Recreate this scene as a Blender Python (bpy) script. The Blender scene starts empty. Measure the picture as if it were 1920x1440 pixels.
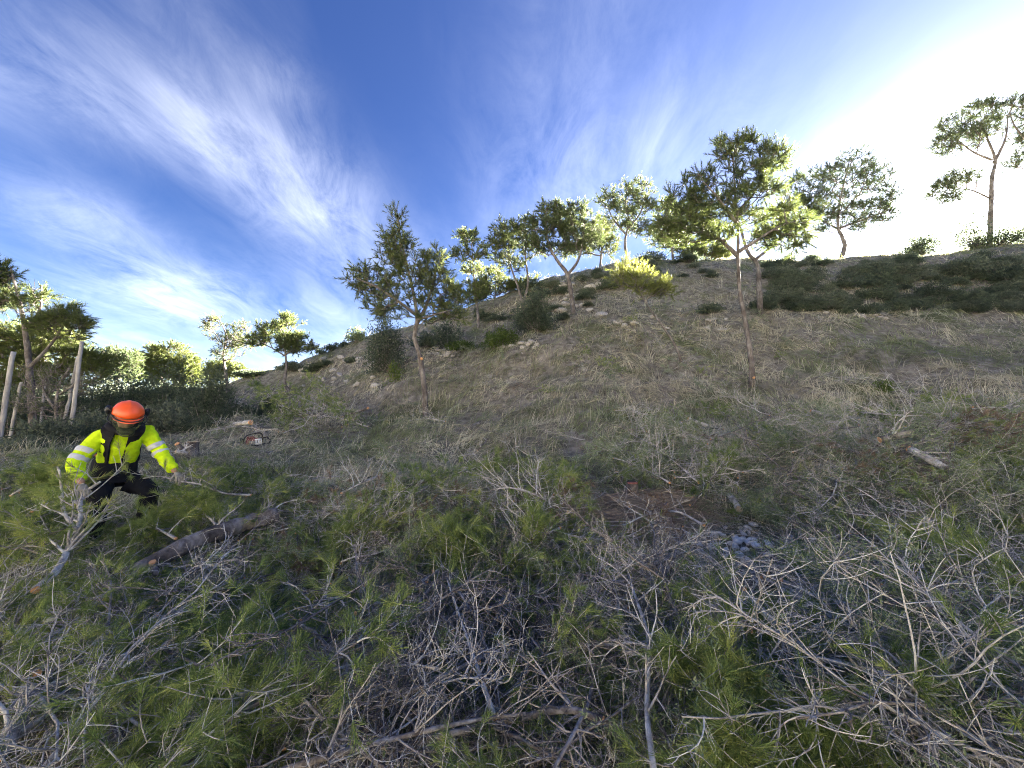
import bpy, math, random
import numpy as np
from mathutils import Vector, Matrix

# ------------------------------------------------------------------ camera, sky, sun, exposure
sc = bpy.context.scene
col = sc.collection
CAMZ = 1.6
PITCH = math.radians(7.0)
FPX = 693.0
cam_d = bpy.data.cameras.new('camera')
cam = bpy.data.objects.new('camera', cam_d)
col.objects.link(cam)
cam_d.sensor_width = 36.0
cam_d.lens = 36.0 * FPX / 1920.0
cam_d.clip_start = 0.05
cam_d.clip_end = 5000.0
cam.location = (0, 0, CAMZ)
cam.rotation_euler = (math.radians(90) + PITCH, 0, 0)
sc.camera = cam

SUN_EL = math.radians(17.8)
SUN_AZ = math.radians(54.6)          # clockwise from +Y towards +X
SUN_DIR = Vector((math.sin(SUN_AZ) * math.cos(SUN_EL), math.cos(SUN_AZ) * math.cos(SUN_EL), math.sin(SUN_EL)))

world = bpy.data.worlds.new('World')
sc.world = world
world.use_nodes = True


class NT:
    """tiny node helper"""
    def __init__(self, tree):
        self.t = tree
        self.n = tree.nodes
        self.l = tree.links

    def add(self, typ, **kw):
        nd = self.n.new(typ)
        for k, v in kw.items():
            setattr(nd, k, v)
        return nd

    def link(self, a, b):
        self.l.new(a, b)

    def val(self, sock, v):
        if isinstance(v, bpy.types.NodeSocket):
            self.l.new(v, sock)
        else:
            sock.default_value = v

    def math(self, op, a, b=0.0, c=0.0, clamp=False):
        nd = self.add('ShaderNodeMath', operation=op, use_clamp=clamp)
        for i, v in enumerate((a, b, c)):
            self.val(nd.inputs[i], v)
        return nd.outputs[0]

    def mix(self, fac, a, b):
        nd = self.add('ShaderNodeMix', data_type='RGBA')
        self.val(nd.inputs[0], fac)
        self.val(nd.inputs[6], a)
        self.val(nd.inputs[7], b)
        return nd.outputs[2]

    def ramp(self, fac, stops):
        nd = self.add('ShaderNodeValToRGB')
        el = nd.color_ramp.elements
        while len(el) < len(stops):
            el.new(0.5)
        for e, (p, c) in zip(el, stops):
            e.position = p
            e.color = c if len(c) == 4 else (*c, 1)
        self.val(nd.inputs[0], fac)
        return nd.outputs[0]

    def noise(self, vec, scale, detail=4.0, rough=0.55, dist=0.0):
        nd = self.add('ShaderNodeTexNoise')
        if vec is not None:
            self.l.new(vec, nd.inputs['Vector'])
        nd.inputs['Scale'].default_value = scale
        nd.inputs['Detail'].default_value = detail
        nd.inputs['Roughness'].default_value = rough
        nd.inputs['Distortion'].default_value = dist
        return nd.outputs[0]


def build_world():
    w = NT(world.node_tree)
    w.n.clear()
    out = w.add('ShaderNodeOutputWorld')
    bg = w.add('ShaderNodeBackground')
    bg.inputs[1].default_value = 0.075
    sky = w.add('ShaderNodeTexSky', sky_type='NISHITA')
    sky.sun_disc = False
    sky.sun_elevation = SUN_EL
    sky.sun_rotation = SUN_AZ
    sky.altitude = 300.0
    sky.air_density = 1.0
    sky.dust_density = 0.35
    sky.ozone_density = 3.0
    tc = w.add('ShaderNodeTexCoord')
    sep = w.add('ShaderNodeSeparateXYZ')
    w.link(tc.outputs['Generated'], sep.inputs[0])
    zc = w.math('ADD', w.math('MAXIMUM', sep.outputs[2], 0.0), 0.22)
    px = w.math('DIVIDE', sep.outputs[0], zc)
    py = w.math('DIVIDE', sep.outputs[1], zc)
    cmb = w.add('ShaderNodeCombineXYZ')
    w.link(px, cmb.inputs[0]); w.link(py, cmb.inputs[1])

    def mapped(scale, rot=0.0, loc=(0, 0, 0)):
        m = w.add('ShaderNodeMapping')
        m.inputs['Scale'].default_value = scale
        m.inputs['Rotation'].default_value = (0, 0, rot)
        m.inputs['Location'].default_value = loc
        w.link(cmb.outputs[0], m.inputs[0])
        return m.outputs[0]

    # cirrus: fibres drawn out along one wind direction, in patches
    fib = w.noise(mapped((2.2, 0.95, 1), math.radians(-24), (0.3, 1.7, 0)), 1.0, 10.0, 0.68, 0.5)
    fine = w.noise(mapped((6.5, 3.4, 1), math.radians(-34), (2.0, 0.4, 0)), 1.0, 9.0, 0.7, 0.9)
    patch = w.noise(mapped((1.5, 0.6, 1), math.radians(-18), (4.35, 2.9, 0)), 1.0, 3.0, 0.5, 0.4)
    a = w.math('ADD', w.math('MULTIPLY', fib, 0.58), w.math('MULTIPLY', fine, 0.42))
    pm = w.math('MULTIPLY', w.ramp(patch, [(0.42, (0, 0, 0)), (0.75, (1, 1, 1))]), 0.55)
    for bx, by, bs, ba in ((-0.60, 1.02, 0.17, 1.0), (-0.70, 0.86, 0.14, 0.75), (-0.82, 0.72, 0.15, 0.55), (-0.50, 0.72, 0.07, 0.55), (-1.35, 1.45, 0.24, 0.75), (-1.29, 1.02, 0.17, 0.5),
                           (-1.02, 0.60, 0.2, 0.35), (-0.45, 1.35, 0.2, 0.45), (0.35, 1.0, 0.35, 0.3)):
        ds = w.add('ShaderNodeVectorMath', operation='DISTANCE')
        w.link(cmb.outputs[0], ds.inputs[0]); ds.inputs[1].default_value = (bx, by, 0)
        q = w.math('MULTIPLY', ds.outputs['Value'], 1.0 / bs)
        pm = w.math('ADD', pm, w.math('MULTIPLY', w.math('POWER', 2.718, w.math('MULTIPLY', w.math('MULTIPLY', q, q), -1.0)), ba), clamp=True)
    cov = w.math('MULTIPLY', w.ramp(a, [(0.36, (0, 0, 0)), (0.70, (1, 1, 1))]), pm)
    # thin air near the horizon is whiter
    low = w.math('POWER', w.math('SUBTRACT', 1.0, w.math('MINIMUM', w.math('MAXIMUM', sep.outputs[2], 0.0), 1.0)), 9.0)
    cloud = w.math('ADD', w.math('MULTIPLY', cov, 0.21), w.math('MULTIPLY', low, 0.10), clamp=True)
    gm = w.add('ShaderNodeGamma'); gm.inputs[1].default_value = 1.12
    w.link(sky.outputs[0], gm.inputs[0])
    hs = w.add('ShaderNodeHueSaturation')
    hs.inputs['Hue'].default_value = 0.518
    hs.inputs['Saturation'].default_value = SKY_SAT
    hs.inputs['Value'].default_value = SKY_VAL
    w.link(gm.outputs[0], hs.inputs['Color'])
    bw = w.add('ShaderNodeRGBToBW')
    w.link(gm.outputs[0], bw.inputs[0])
    lum = w.math('ADD', w.math('MULTIPLY', bw.outputs[0], 1.0), CLOUD_LUM)
    cc = w.add('ShaderNodeCombineColor')
    w.link(w.math('MULTIPLY', lum, 0.98), cc.inputs[0]); w.link(lum, cc.inputs[1]); w.link(w.math('MULTIPLY', lum, 1.04), cc.inputs[2])
    base = w.mix(cloud, hs.outputs[0], cc.outputs[0])
    # thin ice veil: scatters sunlight forwards (Henyey-Greenstein lobe round the sun)
    dot = w.add('ShaderNodeVectorMath', operation='DOT_PRODUCT')
    w.link(tc.outputs['Generated'], dot.inputs[0]); dot.inputs[1].default_value = SUN_DIR
    g = HG_G
    hg = w.math('DIVIDE', 1 - g * g, w.math('POWER', w.math('SUBTRACT', 1 + g * g, w.math('MULTIPLY', dot.outputs['Value'], 2 * g)), 1.5))
    vn = w.noise(mapped((1.1, 0.5, 1), 0.2, (7.1, 3.3, 0)), 1.0, 5.0, 0.6, 0.6)
    hg = w.math('MULTIPLY', hg, w.math('MULTIPLY_ADD', vn, 0.8, 0.6))
    hg = w.math('MULTIPLY', hg, HG_K)
    hc = w.add('ShaderNodeCombineColor')
    w.link(hg, hc.inputs[0]); w.link(w.math('MULTIPLY', hg, 0.985), hc.inputs[1]); w.link(w.math('MULTIPLY', hg, 0.95), hc.inputs[2])
    add = w.add('ShaderNodeMix', data_type='RGBA', blend_type='ADD')
    add.inputs[0].default_value = 1.0
    w.link(base, add.inputs[6]); w.link(hc.outputs[0], add.inputs[7])
    w.link(add.outputs[2], bg.inputs[0])
    w.link(bg.outputs[0], out.inputs[0])


SKY_SAT, SKY_VAL, CLOUD_LUM = 1.14, 0.068, 0.21
HG_G, HG_K = 0.8, 0.014
build_world()
sun_d = bpy.data.lights.new('sun', 'SUN')
sun_d.energy = 4.4
sun_d.angle = math.radians(0.53)
sun_d.color = (1.0, 0.91, 0.79)
sun = bpy.data.objects.new('sun', sun_d)
col.objects.link(sun)
sun.rotation_euler = SUN_DIR.to_track_quat('Z', 'Y').to_euler()
sun.location = (30, 20, 30)

sc.view_settings.view_transform = 'Standard'
sc.view_settings.look = 'None'
sc.view_settings.exposure = 5.5
sc.view_settings.gamma = 1.0
sc.view_settings.use_curve_mapping = False
sc.render.engine = 'CYCLES'
cy = sc.cycles
cy.max_bounces = 5
cy.diffuse_bounces = 3
cy.glossy_bounces = 2
cy.transmission_bounces = 4
cy.transparent_max_bounces = 4
cy.caustics_reflective = False
cy.caustics_refractive = False
cy.use_denoising = True
cy.denoiser = 'OPENIMAGEDENOISE'
cy.denoising_input_passes = 'RGB_ALBEDO_NORMAL'
cy.denoising_prefilter = 'NONE'
cy.sample_clamp_indirect = 0.6
cy.filter_width = 1.05
cy.use_adaptive_sampling = True
cy.adaptive_threshold = 0.02

# ------------------------------------------------------------------ geometry of the place
CP, SP = math.cos(PITCH), math.sin(PITCH)


def ray(u, v):
    a = (np.asarray(u, float) - 960) / FPX
    b = (720 - np.asarray(v, float)) / FPX
    return np.stack([a, CP - b * SP + 0 * a, SP + b * CP + 0 * a], -1)


def at(u, v, Y):
    """surveyed point: bearing and elevation of a feature seen at (u, v), Y metres ahead"""
    r = ray(u, v)
    return np.array([0, 0, CAMZ]) + r * (np.asarray(Y, float) / r[..., 1])[..., None]


def _hash(ix, iy, seed):
    n = (ix.astype(np.int64) * 374761393 + iy.astype(np.int64) * 668265263 + seed * 1274126177) & 0x7fffffff
    n = ((n ^ (n >> 13)) * 1274126177) & 0x7fffffff
    n = n ^ (n >> 16)
    return (n & 0xffff) / 65535.0


def vnoise(x, y, seed=0):
    ix, iy = np.floor(x), np.floor(y)
    fx, fy = x - ix, y - iy
    fx = fx * fx * (3 - 2 * fx); fy = fy * fy * (3 - 2 * fy)
    a = _hash(ix, iy, seed); b = _hash(ix + 1, iy, seed)
    c = _hash(ix, iy + 1, seed); d = _hash(ix + 1, iy + 1, seed)
    return (a + (b - a) * fx) * (1 - fy) + (c + (d - c) * fx) * fy - 0.5


SURVEY = [  # (u, v, distance ahead) of the bare slope
    (0, 905, 5.0), (-200, 880, 7), (100, 852, 9), (200, 818, 14), (300, 803, 22), (60, 806, 30), (-300, 830, 12),
    (250, 1015, 4.0), (60, 1010, 4.0), (477, 833, 7.3), (330, 860, 6.3), (420, 752, 19), (540, 750, 17.5), (600, 790, 11), (430, 800, 10.5),
    (650, 760, 13), (700, 690, 16), (620, 662, 20), (540, 690, 22), (450, 716, 24), (690, 640, 19),
    (800, 775, 11), (760, 690, 14), (850, 645, 16), (900, 612, 17), (1075, 600, 14.5), (900, 575, 20.5), (1000, 530, 21),
    (1100, 505, 21), (1180, 487, 21.5), (1300, 490, 21), (1400, 490, 21), (1500, 488, 21), (1585, 487, 21), (1750, 476, 20.5), (1900, 468, 20), (2100, 460, 19),
    (1000, 700, 11), (1000, 780, 8.5), (1000, 850, 6.5), (1200, 700, 9.8), (1200, 640, 12), (1200, 560, 16), (1412, 745, 9.3), (1425, 568, 15),
    (1700, 700, 9.2), (1700, 600, 13.2), (1900, 700, 8.7), (1900, 605, 12.6), (2100, 690, 8), (2100, 590, 12),
    (1400, 1035, 3.9), (1180, 955, 4.4), (900, 925, 5.0), (900, 1110, 3.0), (500, 1245, 2.75), (1900, 905, 4.5), (1700, 855, 5.8),
    (200, 1255, 2.6), (1900, 1210, 2.6), (960, 1420, 1.9), (650, 960, 4.5), (1500, 800, 7.2), (1300, 800, 7.0),
]
_P = [tuple(at(u, v, Y)) for u, v, Y in SURVEY]
# lie of the land outside the view: the ridge top runs on, the far side falls away, the plain on the left goes on; unseen rise behind the camera added to bounce sunlight
for x, y, z in [(0, 0, -0.05), (-3, 0, -0.25), (3, 0, 0.15), (-6, -1, -0.3), (6, -1, 0.4), (0, -8, -0.6), (10, -8, 0.6), (-12, -8, -0.3), (14, 1, 2.2),
                (-20, 30, 1.7), (-45, 15, 1.0), (-45, 60, 1.2), (-12, 60, 2.5), (-70, -30, 17.0), (0, -50, 15.0), (-40, -50, 18.0), (40, -50, 13.0), (0, -20, 3.6), (-25, -15, 4.2), (-20, -30, 9.0), (20, -25, 5.0), (-30, 0, 1.6),
                (-13, 28, 4.6), (-8, 27, 6.3), (0, 30, 9.0), (8, 30, 10.0), (18, 30, 10.5), (30, 30, 10.8), (34, 18, 11.0), (26, 10, 8.6), (22, 3, 5.6),
                (0, 45, 9.0), (20, 48, 10.5), (45, 40, 11.0), (50, 10, 10.5), (40, -20, 4.0), (0, 80, 6.0), (60, 80, 8.0), (90, 20, 8.0)]:
    _P.append((x, y, z))
_P = np.array(_P)
_K = np.array([[0.0]])


def _tps(r2):
    return 0.5 * r2 * np.log(r2 + 1e-9)


def _fit():
    n = len(_P)
    d2 = ((_P[:, None, :2] - _P[None, :, :2]) ** 2).sum(-1)
    A = np.zeros((n + 3, n + 3))
    A[:n, :n] = _tps(d2) + np.eye(n) * 0.25
    A[:n, n] = 1; A[:n, n + 1:] = _P[:, :2]
    A[n, :n] = 1; A[n + 1:, :n] = _P[:, :2].T
    return np.linalg.solve(A, np.concatenate([_P[:, 2], [0, 0, 0]]))


_W = _fit()


def base_h(x, y):
    x = np.asarray(x, float); y = np.asarray(y, float)
    shp = x.shape
    x = x.ravel(); y = y.ravel()
    # beyond the surveyed ground hold the last value (the sheet runs on level to the horizon)
    xc = np.clip(x, -70, 90); yc = np.clip(y, -50, 80)
    out = np.empty(len(x))
    n = len(_P)
    for i in range(0, len(x), 40000):
        s = slice(i, i + 40000)
        d2 = (xc[s, None] - _P[None, :, 0]) ** 2 + (yc[s, None] - _P[None, :, 1]) ** 2
        out[s] = _tps(d2) @ _W[:n] + _W[n] + _W[n + 1] * xc[s] + _W[n + 2] * yc[s]
    return out.reshape(shp)


# heaps and hollows of the worked ground: x, y, radius, height
MOUNDS = [(2.42, 3.85, 0.42, 0.16), (1.3, 2.1, 0.8, 0.14), (-1.1, 2.0, 0.7, 0.12), (4.3, 4.5, 1.3, 0.58), (6.3, 4.9, 1.4, 0.62), (2.6, 5.6, 0.9, 0.28), (-0.8, 3.8, 0.8, 0.36), (0.3, 4.2, 0.7, 0.26), (-2.3, 2.5, 0.7, 0.16), (-1.75, 2.75, 0.35, -0.16), (2.6, 2.6, 0.7, 0.15), (0.0, 2.2, 0.6, -0.08)]


def H(x, y):
    x = np.asarray(x, float); y = np.asarray(y, float)
    z = base_h(x, y)
    r = np.hypot(x, y)
    k = np.clip((80 - r) / 40, 0, 1)
    hill = np.clip((y - 4.5) / 4, 0, 1)
    for mx, my, mr, mh in MOUNDS:
        z = z + mh * np.exp(-((x - mx) ** 2 + (y - my) ** 2) / (mr * mr))
    z = z + k * hill * (0.42 * (np.abs(vnoise(x / 0.8, y / 0.6, 5)) - 0.2) + 0.16 * vnoise(x / 0.4, y / 0.28, 6))
    z = z + k * (0.11 * vnoise(x / 0.55, y / 0.55, 1) + 0.05 * vnoise(x / 0.22, y / 0.22, 2)
                 + hill * 0.26 * vnoise(x / 1.5 + 0.4 * y, y / 1.0, 3) + hill * 0.35 * vnoise(x / 3.4, y / 2.6, 4))
    return z


def Hs(x, y):
    return float(H(np.array([x]), np.array([y]))[0])


_T = np.concatenate([np.arange(0.8, 8, 0.06), np.arange(8, 40, 0.12), np.arange(40, 90, 1.0)])


def ground_at(u, v, lift=0.0):
    """where the line of sight meets the ground (lift = height of a layer above it)"""
    u = np.atleast_1d(np.asarray(u, float)); v = np.atleast_1d(np.asarray(v, float))
    out = np.full((len(u), 3), np.nan)
    r = ray(u, v)
    for i in range(0, len(u), 60):
        s = slice(i, i + 60)
        rr = r[s] / r[s, 1:2]
        P = rr[:, None, :] * _T[None, :, None] + np.array([0, 0, CAMZ])
        under = P[..., 2] < H(P[..., 0], P[..., 1]) + lift
        hit = under.argmax(1)
        ok = under.any(1)
        q = P[np.arange(len(hit)), hit]
        q[~ok] = np.nan
        out[s] = q
    return out


def gnd(u, v):
    p = ground_at(u, v)[0]
    return Vector((p[0], p[1], Hs(p[0], p[1])))


# ------------------------------------------------------------------ mesh helpers
class MB:
    """collects triangles with a per-vertex tint"""
    def __init__(self):
        self.v = []; self.f = []; self.t = []; self.n = 0

    def add(self, v, f, tint=0.5):
        v = np.asarray(v, np.float32).reshape(-1, 3)
        self.v.append(v)
        self.f.append(np.asarray(f, np.int32).reshape(-1, 3) + self.n)
        t = np.asarray(tint, np.float32)
        self.t.append(np.broadcast_to(t, (len(v),)) if t.ndim == 0 else t)
        self.n += len(v)

    def tris(self):
        return sum(len(f) for f in self.f)

    def mesh(self, name, smooth=False):
        me = bpy.data.meshes.new(name)
        if not self.v:
            return me
        v = np.concatenate(self.v); f = np.concatenate(self.f); t = np.concatenate(self.t)
        me.vertices.add(len(v)); me.vertices.foreach_set('co', v.ravel())
        me.loops.add(f.size); me.loops.foreach_set('vertex_index', f.ravel())
        me.polygons.add(len(f))
        me.polygons.foreach_set('loop_start', np.arange(0, f.size, 3, dtype=np.int32))
        me.polygons.foreach_set('loop_total', np.full(len(f), 3, np.int32))
        me.polygons.foreach_set('use_smooth', np.full(len(f), smooth))
        a = me.attributes.new('tint', 'FLOAT', 'POINT')
        a.data.foreach_set('value', np.ascontiguousarray(t, np.float32))
        me.update()
        return me

    def build(self, name, mat, parent=None, smooth=False):
        me = self.mesh(name, smooth)
        me.materials.append(mat)
        o = bpy.data.objects.new(name, me)
        col.objects.link(o)
        if parent is not None:
            o.parent = parent
        return o

    # ---- shapes
    def tube(self, pts, rad, sides=5, tint=0.5, cap=True, wob=0.0, rng=None):
        pts = np.asarray(pts, float); n = len(pts)
        rad = np.broadcast_to(np.asarray(rad, float), (n,))
        tan = np.gradient(pts, axis=0)
        tan /= np.linalg.norm(tan, axis=1, keepdims=True) + 1e-9
        ref = np.array([0.0, 0, 1]) if abs(tan[:, 2]).mean() < 0.75 else np.array([1.0, 0.15, 0])
        b1 = np.cross(tan, ref); b1 /= np.linalg.norm(b1, axis=1, keepdims=True) + 1e-9
        b2 = np.cross(tan, b1)
        an = np.arange(sides) * 2 * np.pi / sides
        rr = rad[:, None]
        if wob and rng is not None:
            rr = rr * (1 + wob * rng.uniform(-1, 1, (n, sides)))
        else:
            rr = np.repeat(rr, sides, 1)
        V = pts[:, None, :] + rr[..., None] * (np.cos(an)[None, :, None] * b1[:, None, :] + np.sin(an)[None, :, None] * b2[:, None, :])
        i = np.arange(n - 1)[:, None] * sides; j = np.arange(sides)[None, :]
        a = i + j; b = i + (j + 1) % sides; c = a + sides; d = b + sides
        F = np.concatenate([np.stack([a, b, d], -1).reshape(-1, 3), np.stack([a, d, c], -1).reshape(-1, 3)])
        tt = tint if np.ndim(tint) == 0 else np.repeat(np.asarray(tint, np.float32), sides)
        if cap:
            V = np.concatenate([V.reshape(-1, 3), pts[:1], pts[-1:]])
            k = n * sides
            c0 = [[k, (q + 1) % sides, q] for q in range(sides)]
            c1 = [[k + 1, (n - 1) * sides + q, (n - 1) * sides + (q + 1) % sides] for q in range(sides)]
            F = np.concatenate([F, np.array(c0 + c1)])
            if np.ndim(tt):
                tt = np.concatenate([tt, [tt[0], tt[-1]]])
        self.add(V, F, tt)

    def needles(self, P, D, rng, count, length, width, spread=0.75, back=0.05, tint=None):
        """pine tufts: P positions, D twig directions"""
        P = np.repeat(P, count, 0); D = np.repeat(D, count, 0)
        m = len(P)
        q = rng.normal(size=(m, 3))
        q -= (q * D).sum(1, keepdims=True) * D
        q /= np.linalg.norm(q, axis=1, keepdims=True) + 1e-9
        ang = rng.uniform(0.15, spread * 1.35, (m, 1))
        d = D * np.cos(ang) + q * np.sin(ang)
        base = P - D * rng.uniform(0, back, (m, 1))
        L = length * rng.uniform(0.65, 1.15, (m, 1))
        side = np.cross(d, rng.normal(size=(m, 3)))
        side /= np.linalg.norm(side, axis=1, keepdims=True) + 1e-9
        w = width * rng.uniform(0.7, 1.2, (m, 1))
        tip = base + d * L
        tip[:, 2] -= 0.10 * L[:, 0]
        V = np.stack([base - side * w * 0.5, base + side * w * 0.5, tip], 1)
        t = rng.uniform(0, 1, m) if tint is None else np.clip(np.repeat(tint, count) + rng.normal(0, 0.12, m), 0, 1)
        self.add(V, np.arange(m * 3), np.repeat(t, 3))

    def leaves(self, P, D, rng, length, width, tint=None):
        """pointed oval leaves (two triangles folded on the midrib)"""
        m = len(P)
        side = np.cross(D, rng.normal(size=(m, 3))); side /= np.linalg.norm(side, axis=1, keepdims=True) + 1e-9
        nrm = np.cross(D, side)
        L = length * rng.uniform(0.6, 1.2, (m, 1)); w = width * rng.uniform(0.7, 1.2, (m, 1))
        mid = P + D * L * 0.5
        V = np.stack([P, mid + side * w * 0.5 + nrm * w * 0.15, P + D * L, mid - side * w * 0.5 + nrm * w * 0.15], 1)
        i = np.arange(m)[:, None] * 4
        F = np.concatenate([i + np.array([[0, 1, 2]]), i + np.array([[0, 2, 3]])])
        t = rng.uniform(0, 1, m) if tint is None else tint
        self.add(V, F, np.repeat(t, 4))


def unit(a):
    return a / (np.linalg.norm(a, axis=-1, keepdims=True) + 1e-9)


def bez(a, b, c, n):
    t = np.linspace(0, 1, n)[:, None]
    return (1 - t) ** 2 * a + 2 * t * (1 - t) * b + t ** 2 * c


def spline(pts, n):
    """Catmull-Rom through pts, n samples"""
    p = np.asarray(pts, float)
    if len(p) == 2:
        t = np.linspace(0, 1, n)[:, None]
        return p[0] * (1 - t) + p[1] * t
    q = np.concatenate([[2 * p[0] - p[1]], p, [2 * p[-1] - p[-2]]])
    seg = np.linspace(0, len(p) - 1 - 1e-6, n)
    i = seg.astype(int); t = (seg - i)[:, None]
    a, b, c, d = q[i], q[i + 1], q[i + 2], q[i + 3]
    return 0.5 * (2 * b + (c - a) * t + (2 * a - 5 * b + 4 * c - d) * t ** 2 + (3 * b - a - 3 * c + d) * t ** 3)


def tag(o, label=None, cat=None, group=None, kind=None):
    if label: o['label'] = label
    if cat: o['category'] = cat
    if group: o['group'] = group
    if kind: o['kind'] = kind
    return o


def empty(name, loc, label=None, cat=None, group=None):
    o = bpy.data.objects.new(name, None)
    o.empty_display_size = 0.1
    o.location = loc
    col.objects.link(o)
    return tag(o, label, cat, group)


def rebase(mb_list, origin):
    """vertex arrays given in world space, moved so that origin is the thing's base"""
    o = np.asarray(origin, np.float32)
    for m in mb_list:
        m.v = [a - o for a in m.v]


# ------------------------------------------------------------------ materials
def mat_base(name):
    m = bpy.data.materials.new(name)
    m.use_nodes = True
    k = NT(m.node_tree)
    bs = k.n.get('Principled BSDF')
    bs.inputs['Specular IOR Level'].default_value = 0.25
    return m, k, bs


def foliage_mat(name, dark, mid, bright, trans=0.38, rough=0.55):
    m, k, bs = mat_base(name)
    at_ = k.add('ShaderNodeAttribute', attribute_name='tint')
    oi = k.add('ShaderNodeObjectInfo')
    geo = k.add('ShaderNodeNewGeometry')
    nz = k.noise(geo.outputs['Position'], 1.6, 3.0)
    f = k.math('ADD', k.math('MULTIPLY', at_.outputs['Fac'], 0.62), k.math('ADD', k.math('MULTIPLY', nz, 0.5), k.math('MULTIPLY_ADD', oi.outputs['Random'], 0.24, -0.2)))
    c = k.ramp(f, [(0.12, dark), (0.5, mid), (0.92, bright)])
    k.link(c, bs.inputs['Base Color'])
    bs.inputs['Roughness'].default_value = rough
    tr = k.add('ShaderNodeBsdfTranslucent')
    hs = k.add('ShaderNodeHueSaturation')
    hs.inputs['Hue'].default_value = 0.485
    hs.inputs['Saturation'].default_value = 1.1
    hs.inputs['Value'].default_value = 1.9
    k.link(c, hs.inputs['Color']); k.link(hs.outputs[0], tr.inputs[0])
    mx = k.add('ShaderNodeMixShader')
    mx.inputs[0].default_value = trans
    k.link(bs.outputs[0], mx.inputs[1]); k.link(tr.outputs[0], mx.inputs[2])
    out = k.n.get('Material Output')
    k.link(mx.outputs[0], out.inputs[0])
    return m


def bark_mat(name, c1, c2, c3, scale=14.0, bump=0.6, stretch=0.35):
    m, k, bs = mat_base(name)
    tc = k.add('ShaderNodeTexCoord')
    mp = k.add('ShaderNodeMapping')
    mp.inputs['Scale'].default_value = (1, 1, stretch)
    k.link(tc.outputs['Object'], mp.inputs[0])
    n1 = k.noise(mp.outputs[0], scale, 6.0, 0.65, 0.3)
    n2 = k.noise(tc.outputs['Object'], scale * 0.28, 3.0)
    at_ = k.add('ShaderNodeAttribute', attribute_name='tint')
    f = k.math('ADD', k.math('MULTIPLY', n1, 0.65), k.math('ADD', k.math('MULTIPLY', n2, 0.35), k.math('MULTIPLY_ADD', at_.outputs['Fac'], 0.36, -0.18)))
    c = k.ramp(f, [(0.33, c1), (0.5, c2), (0.68, c3)])
    k.link(c, bs.inputs['Base Color'])
    bs.inputs['Roughness'].default_value = 0.9
    bs.inputs['Specular IOR Level'].default_value = 0.1
    bp = k.add('ShaderNodeBump')
    bp.inputs['Strength'].default_value = bump
    bp.inputs['Distance'].default_value = 0.02
    k.link(n1, bp.inputs['Height']); k.link(bp.outputs[0], bs.inputs['Normal'])
    return m


def plain_mat(name, color, rough=0.6, metal=0.0, vary=0.15, scale=20.0, spec=0.3, bump=0.0):
    m, k, bs = mat_base(name)
    tc = k.add('ShaderNodeTexCoord')
    n1 = k.noise(tc.outputs['Object'], scale, 4.0, 0.6)
    lo = tuple(max(0, c * (1 - vary)) for c in color); hi = tuple(min(1, c * (1 + vary)) for c in color)
    k.link(k.ramp(n1, [(0.3, lo), (0.7, hi)]), bs.inputs['Base Color'])
    bs.inputs['Roughness'].default_value = rough
    bs.inputs['Metallic'].default_value = metal
    bs.inputs['Specular IOR Level'].default_value = spec
    if bump:
        bp = k.add('ShaderNodeBump'); bp.inputs['Strength'].default_value = bump; bp.inputs['Distance'].default_value = 0.01
        k.link(n1, bp.inputs['Height']); k.link(bp.outputs[0], bs.inputs['Normal'])
    return m


M = {}
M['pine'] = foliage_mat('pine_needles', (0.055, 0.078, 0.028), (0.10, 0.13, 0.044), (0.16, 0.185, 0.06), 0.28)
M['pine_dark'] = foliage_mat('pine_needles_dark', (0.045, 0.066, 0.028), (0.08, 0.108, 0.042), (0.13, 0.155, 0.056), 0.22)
M['pine_silhouette'] = foliage_mat('pine_needles_silhouette', (0.03, 0.048, 0.024), (0.06, 0.085, 0.04), (0.11, 0.135, 0.06), 0.12)  # darkened copy for ridge pines: backlit silhouette tone put into the colour
M['pine_sunlit'] = foliage_mat('pine_needles_sunlit', (0.055, 0.075, 0.024), (0.09, 0.115, 0.034), (0.14, 0.16, 0.048), 0.24)  # yellower copy for pines in the sun: sunlit tint put into the colour
M['cut_pine'] = foliage_mat('cut_pine_needles', (0.07, 0.11, 0.038), (0.195, 0.255, 0.085), (0.40, 0.42, 0.14), 0.42)
M['dry_pine'] = foliage_mat('dry_pine_needles', (0.10, 0.07, 0.047), (0.21, 0.15, 0.10), (0.34, 0.255, 0.175), 0.25)
M['shrub'] = foliage_mat('shrub_leaves', (0.04, 0.055, 0.036), (0.085, 0.108, 0.066), (0.165, 0.19, 0.115), 0.3)
M['pine_young'] = foliage_mat('young_pine_needles', (0.075, 0.098, 0.03), (0.135, 0.162, 0.045), (0.21, 0.23, 0.065), 0.3)
M['heath'] = foliage_mat('grey_heath_leaves', (0.06, 0.075, 0.05), (0.125, 0.145, 0.095), (0.22, 0.24, 0.16), 0.25)
M['shrub_green'] = foliage_mat('fresh_shrub_leaves', (0.05, 0.08, 0.02), (0.10, 0.145, 0.035), (0.17, 0.21, 0.05), 0.35)
M['rosemary'] = foliage_mat('narrow_leaves', (0.08, 0.115, 0.06), (0.19, 0.235, 0.125), (0.32, 0.36, 0.21), 0.25)
M['straw'] = foliage_mat('dry_grass', (0.22, 0.20, 0.14), (0.50, 0.465, 0.33), (0.77, 0.73, 0.56), 0.3, 0.8)
M['grass'] = foliage_mat('green_grass', (0.11, 0.13, 0.06), (0.22, 0.25, 0.12), (0.36, 0.38, 0.21), 0.3)
M['bark'] = bark_mat('pine_bark', (0.05, 0.042, 0.037), (0.14, 0.122, 0.11), (0.29, 0.27, 0.255), 16, 1.0)
M['bark_red'] = bark_mat('pine_bark_reddish', (0.06, 0.036, 0.026), (0.16, 0.105, 0.08), (0.28, 0.22, 0.19), 12, 0.7)
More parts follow.
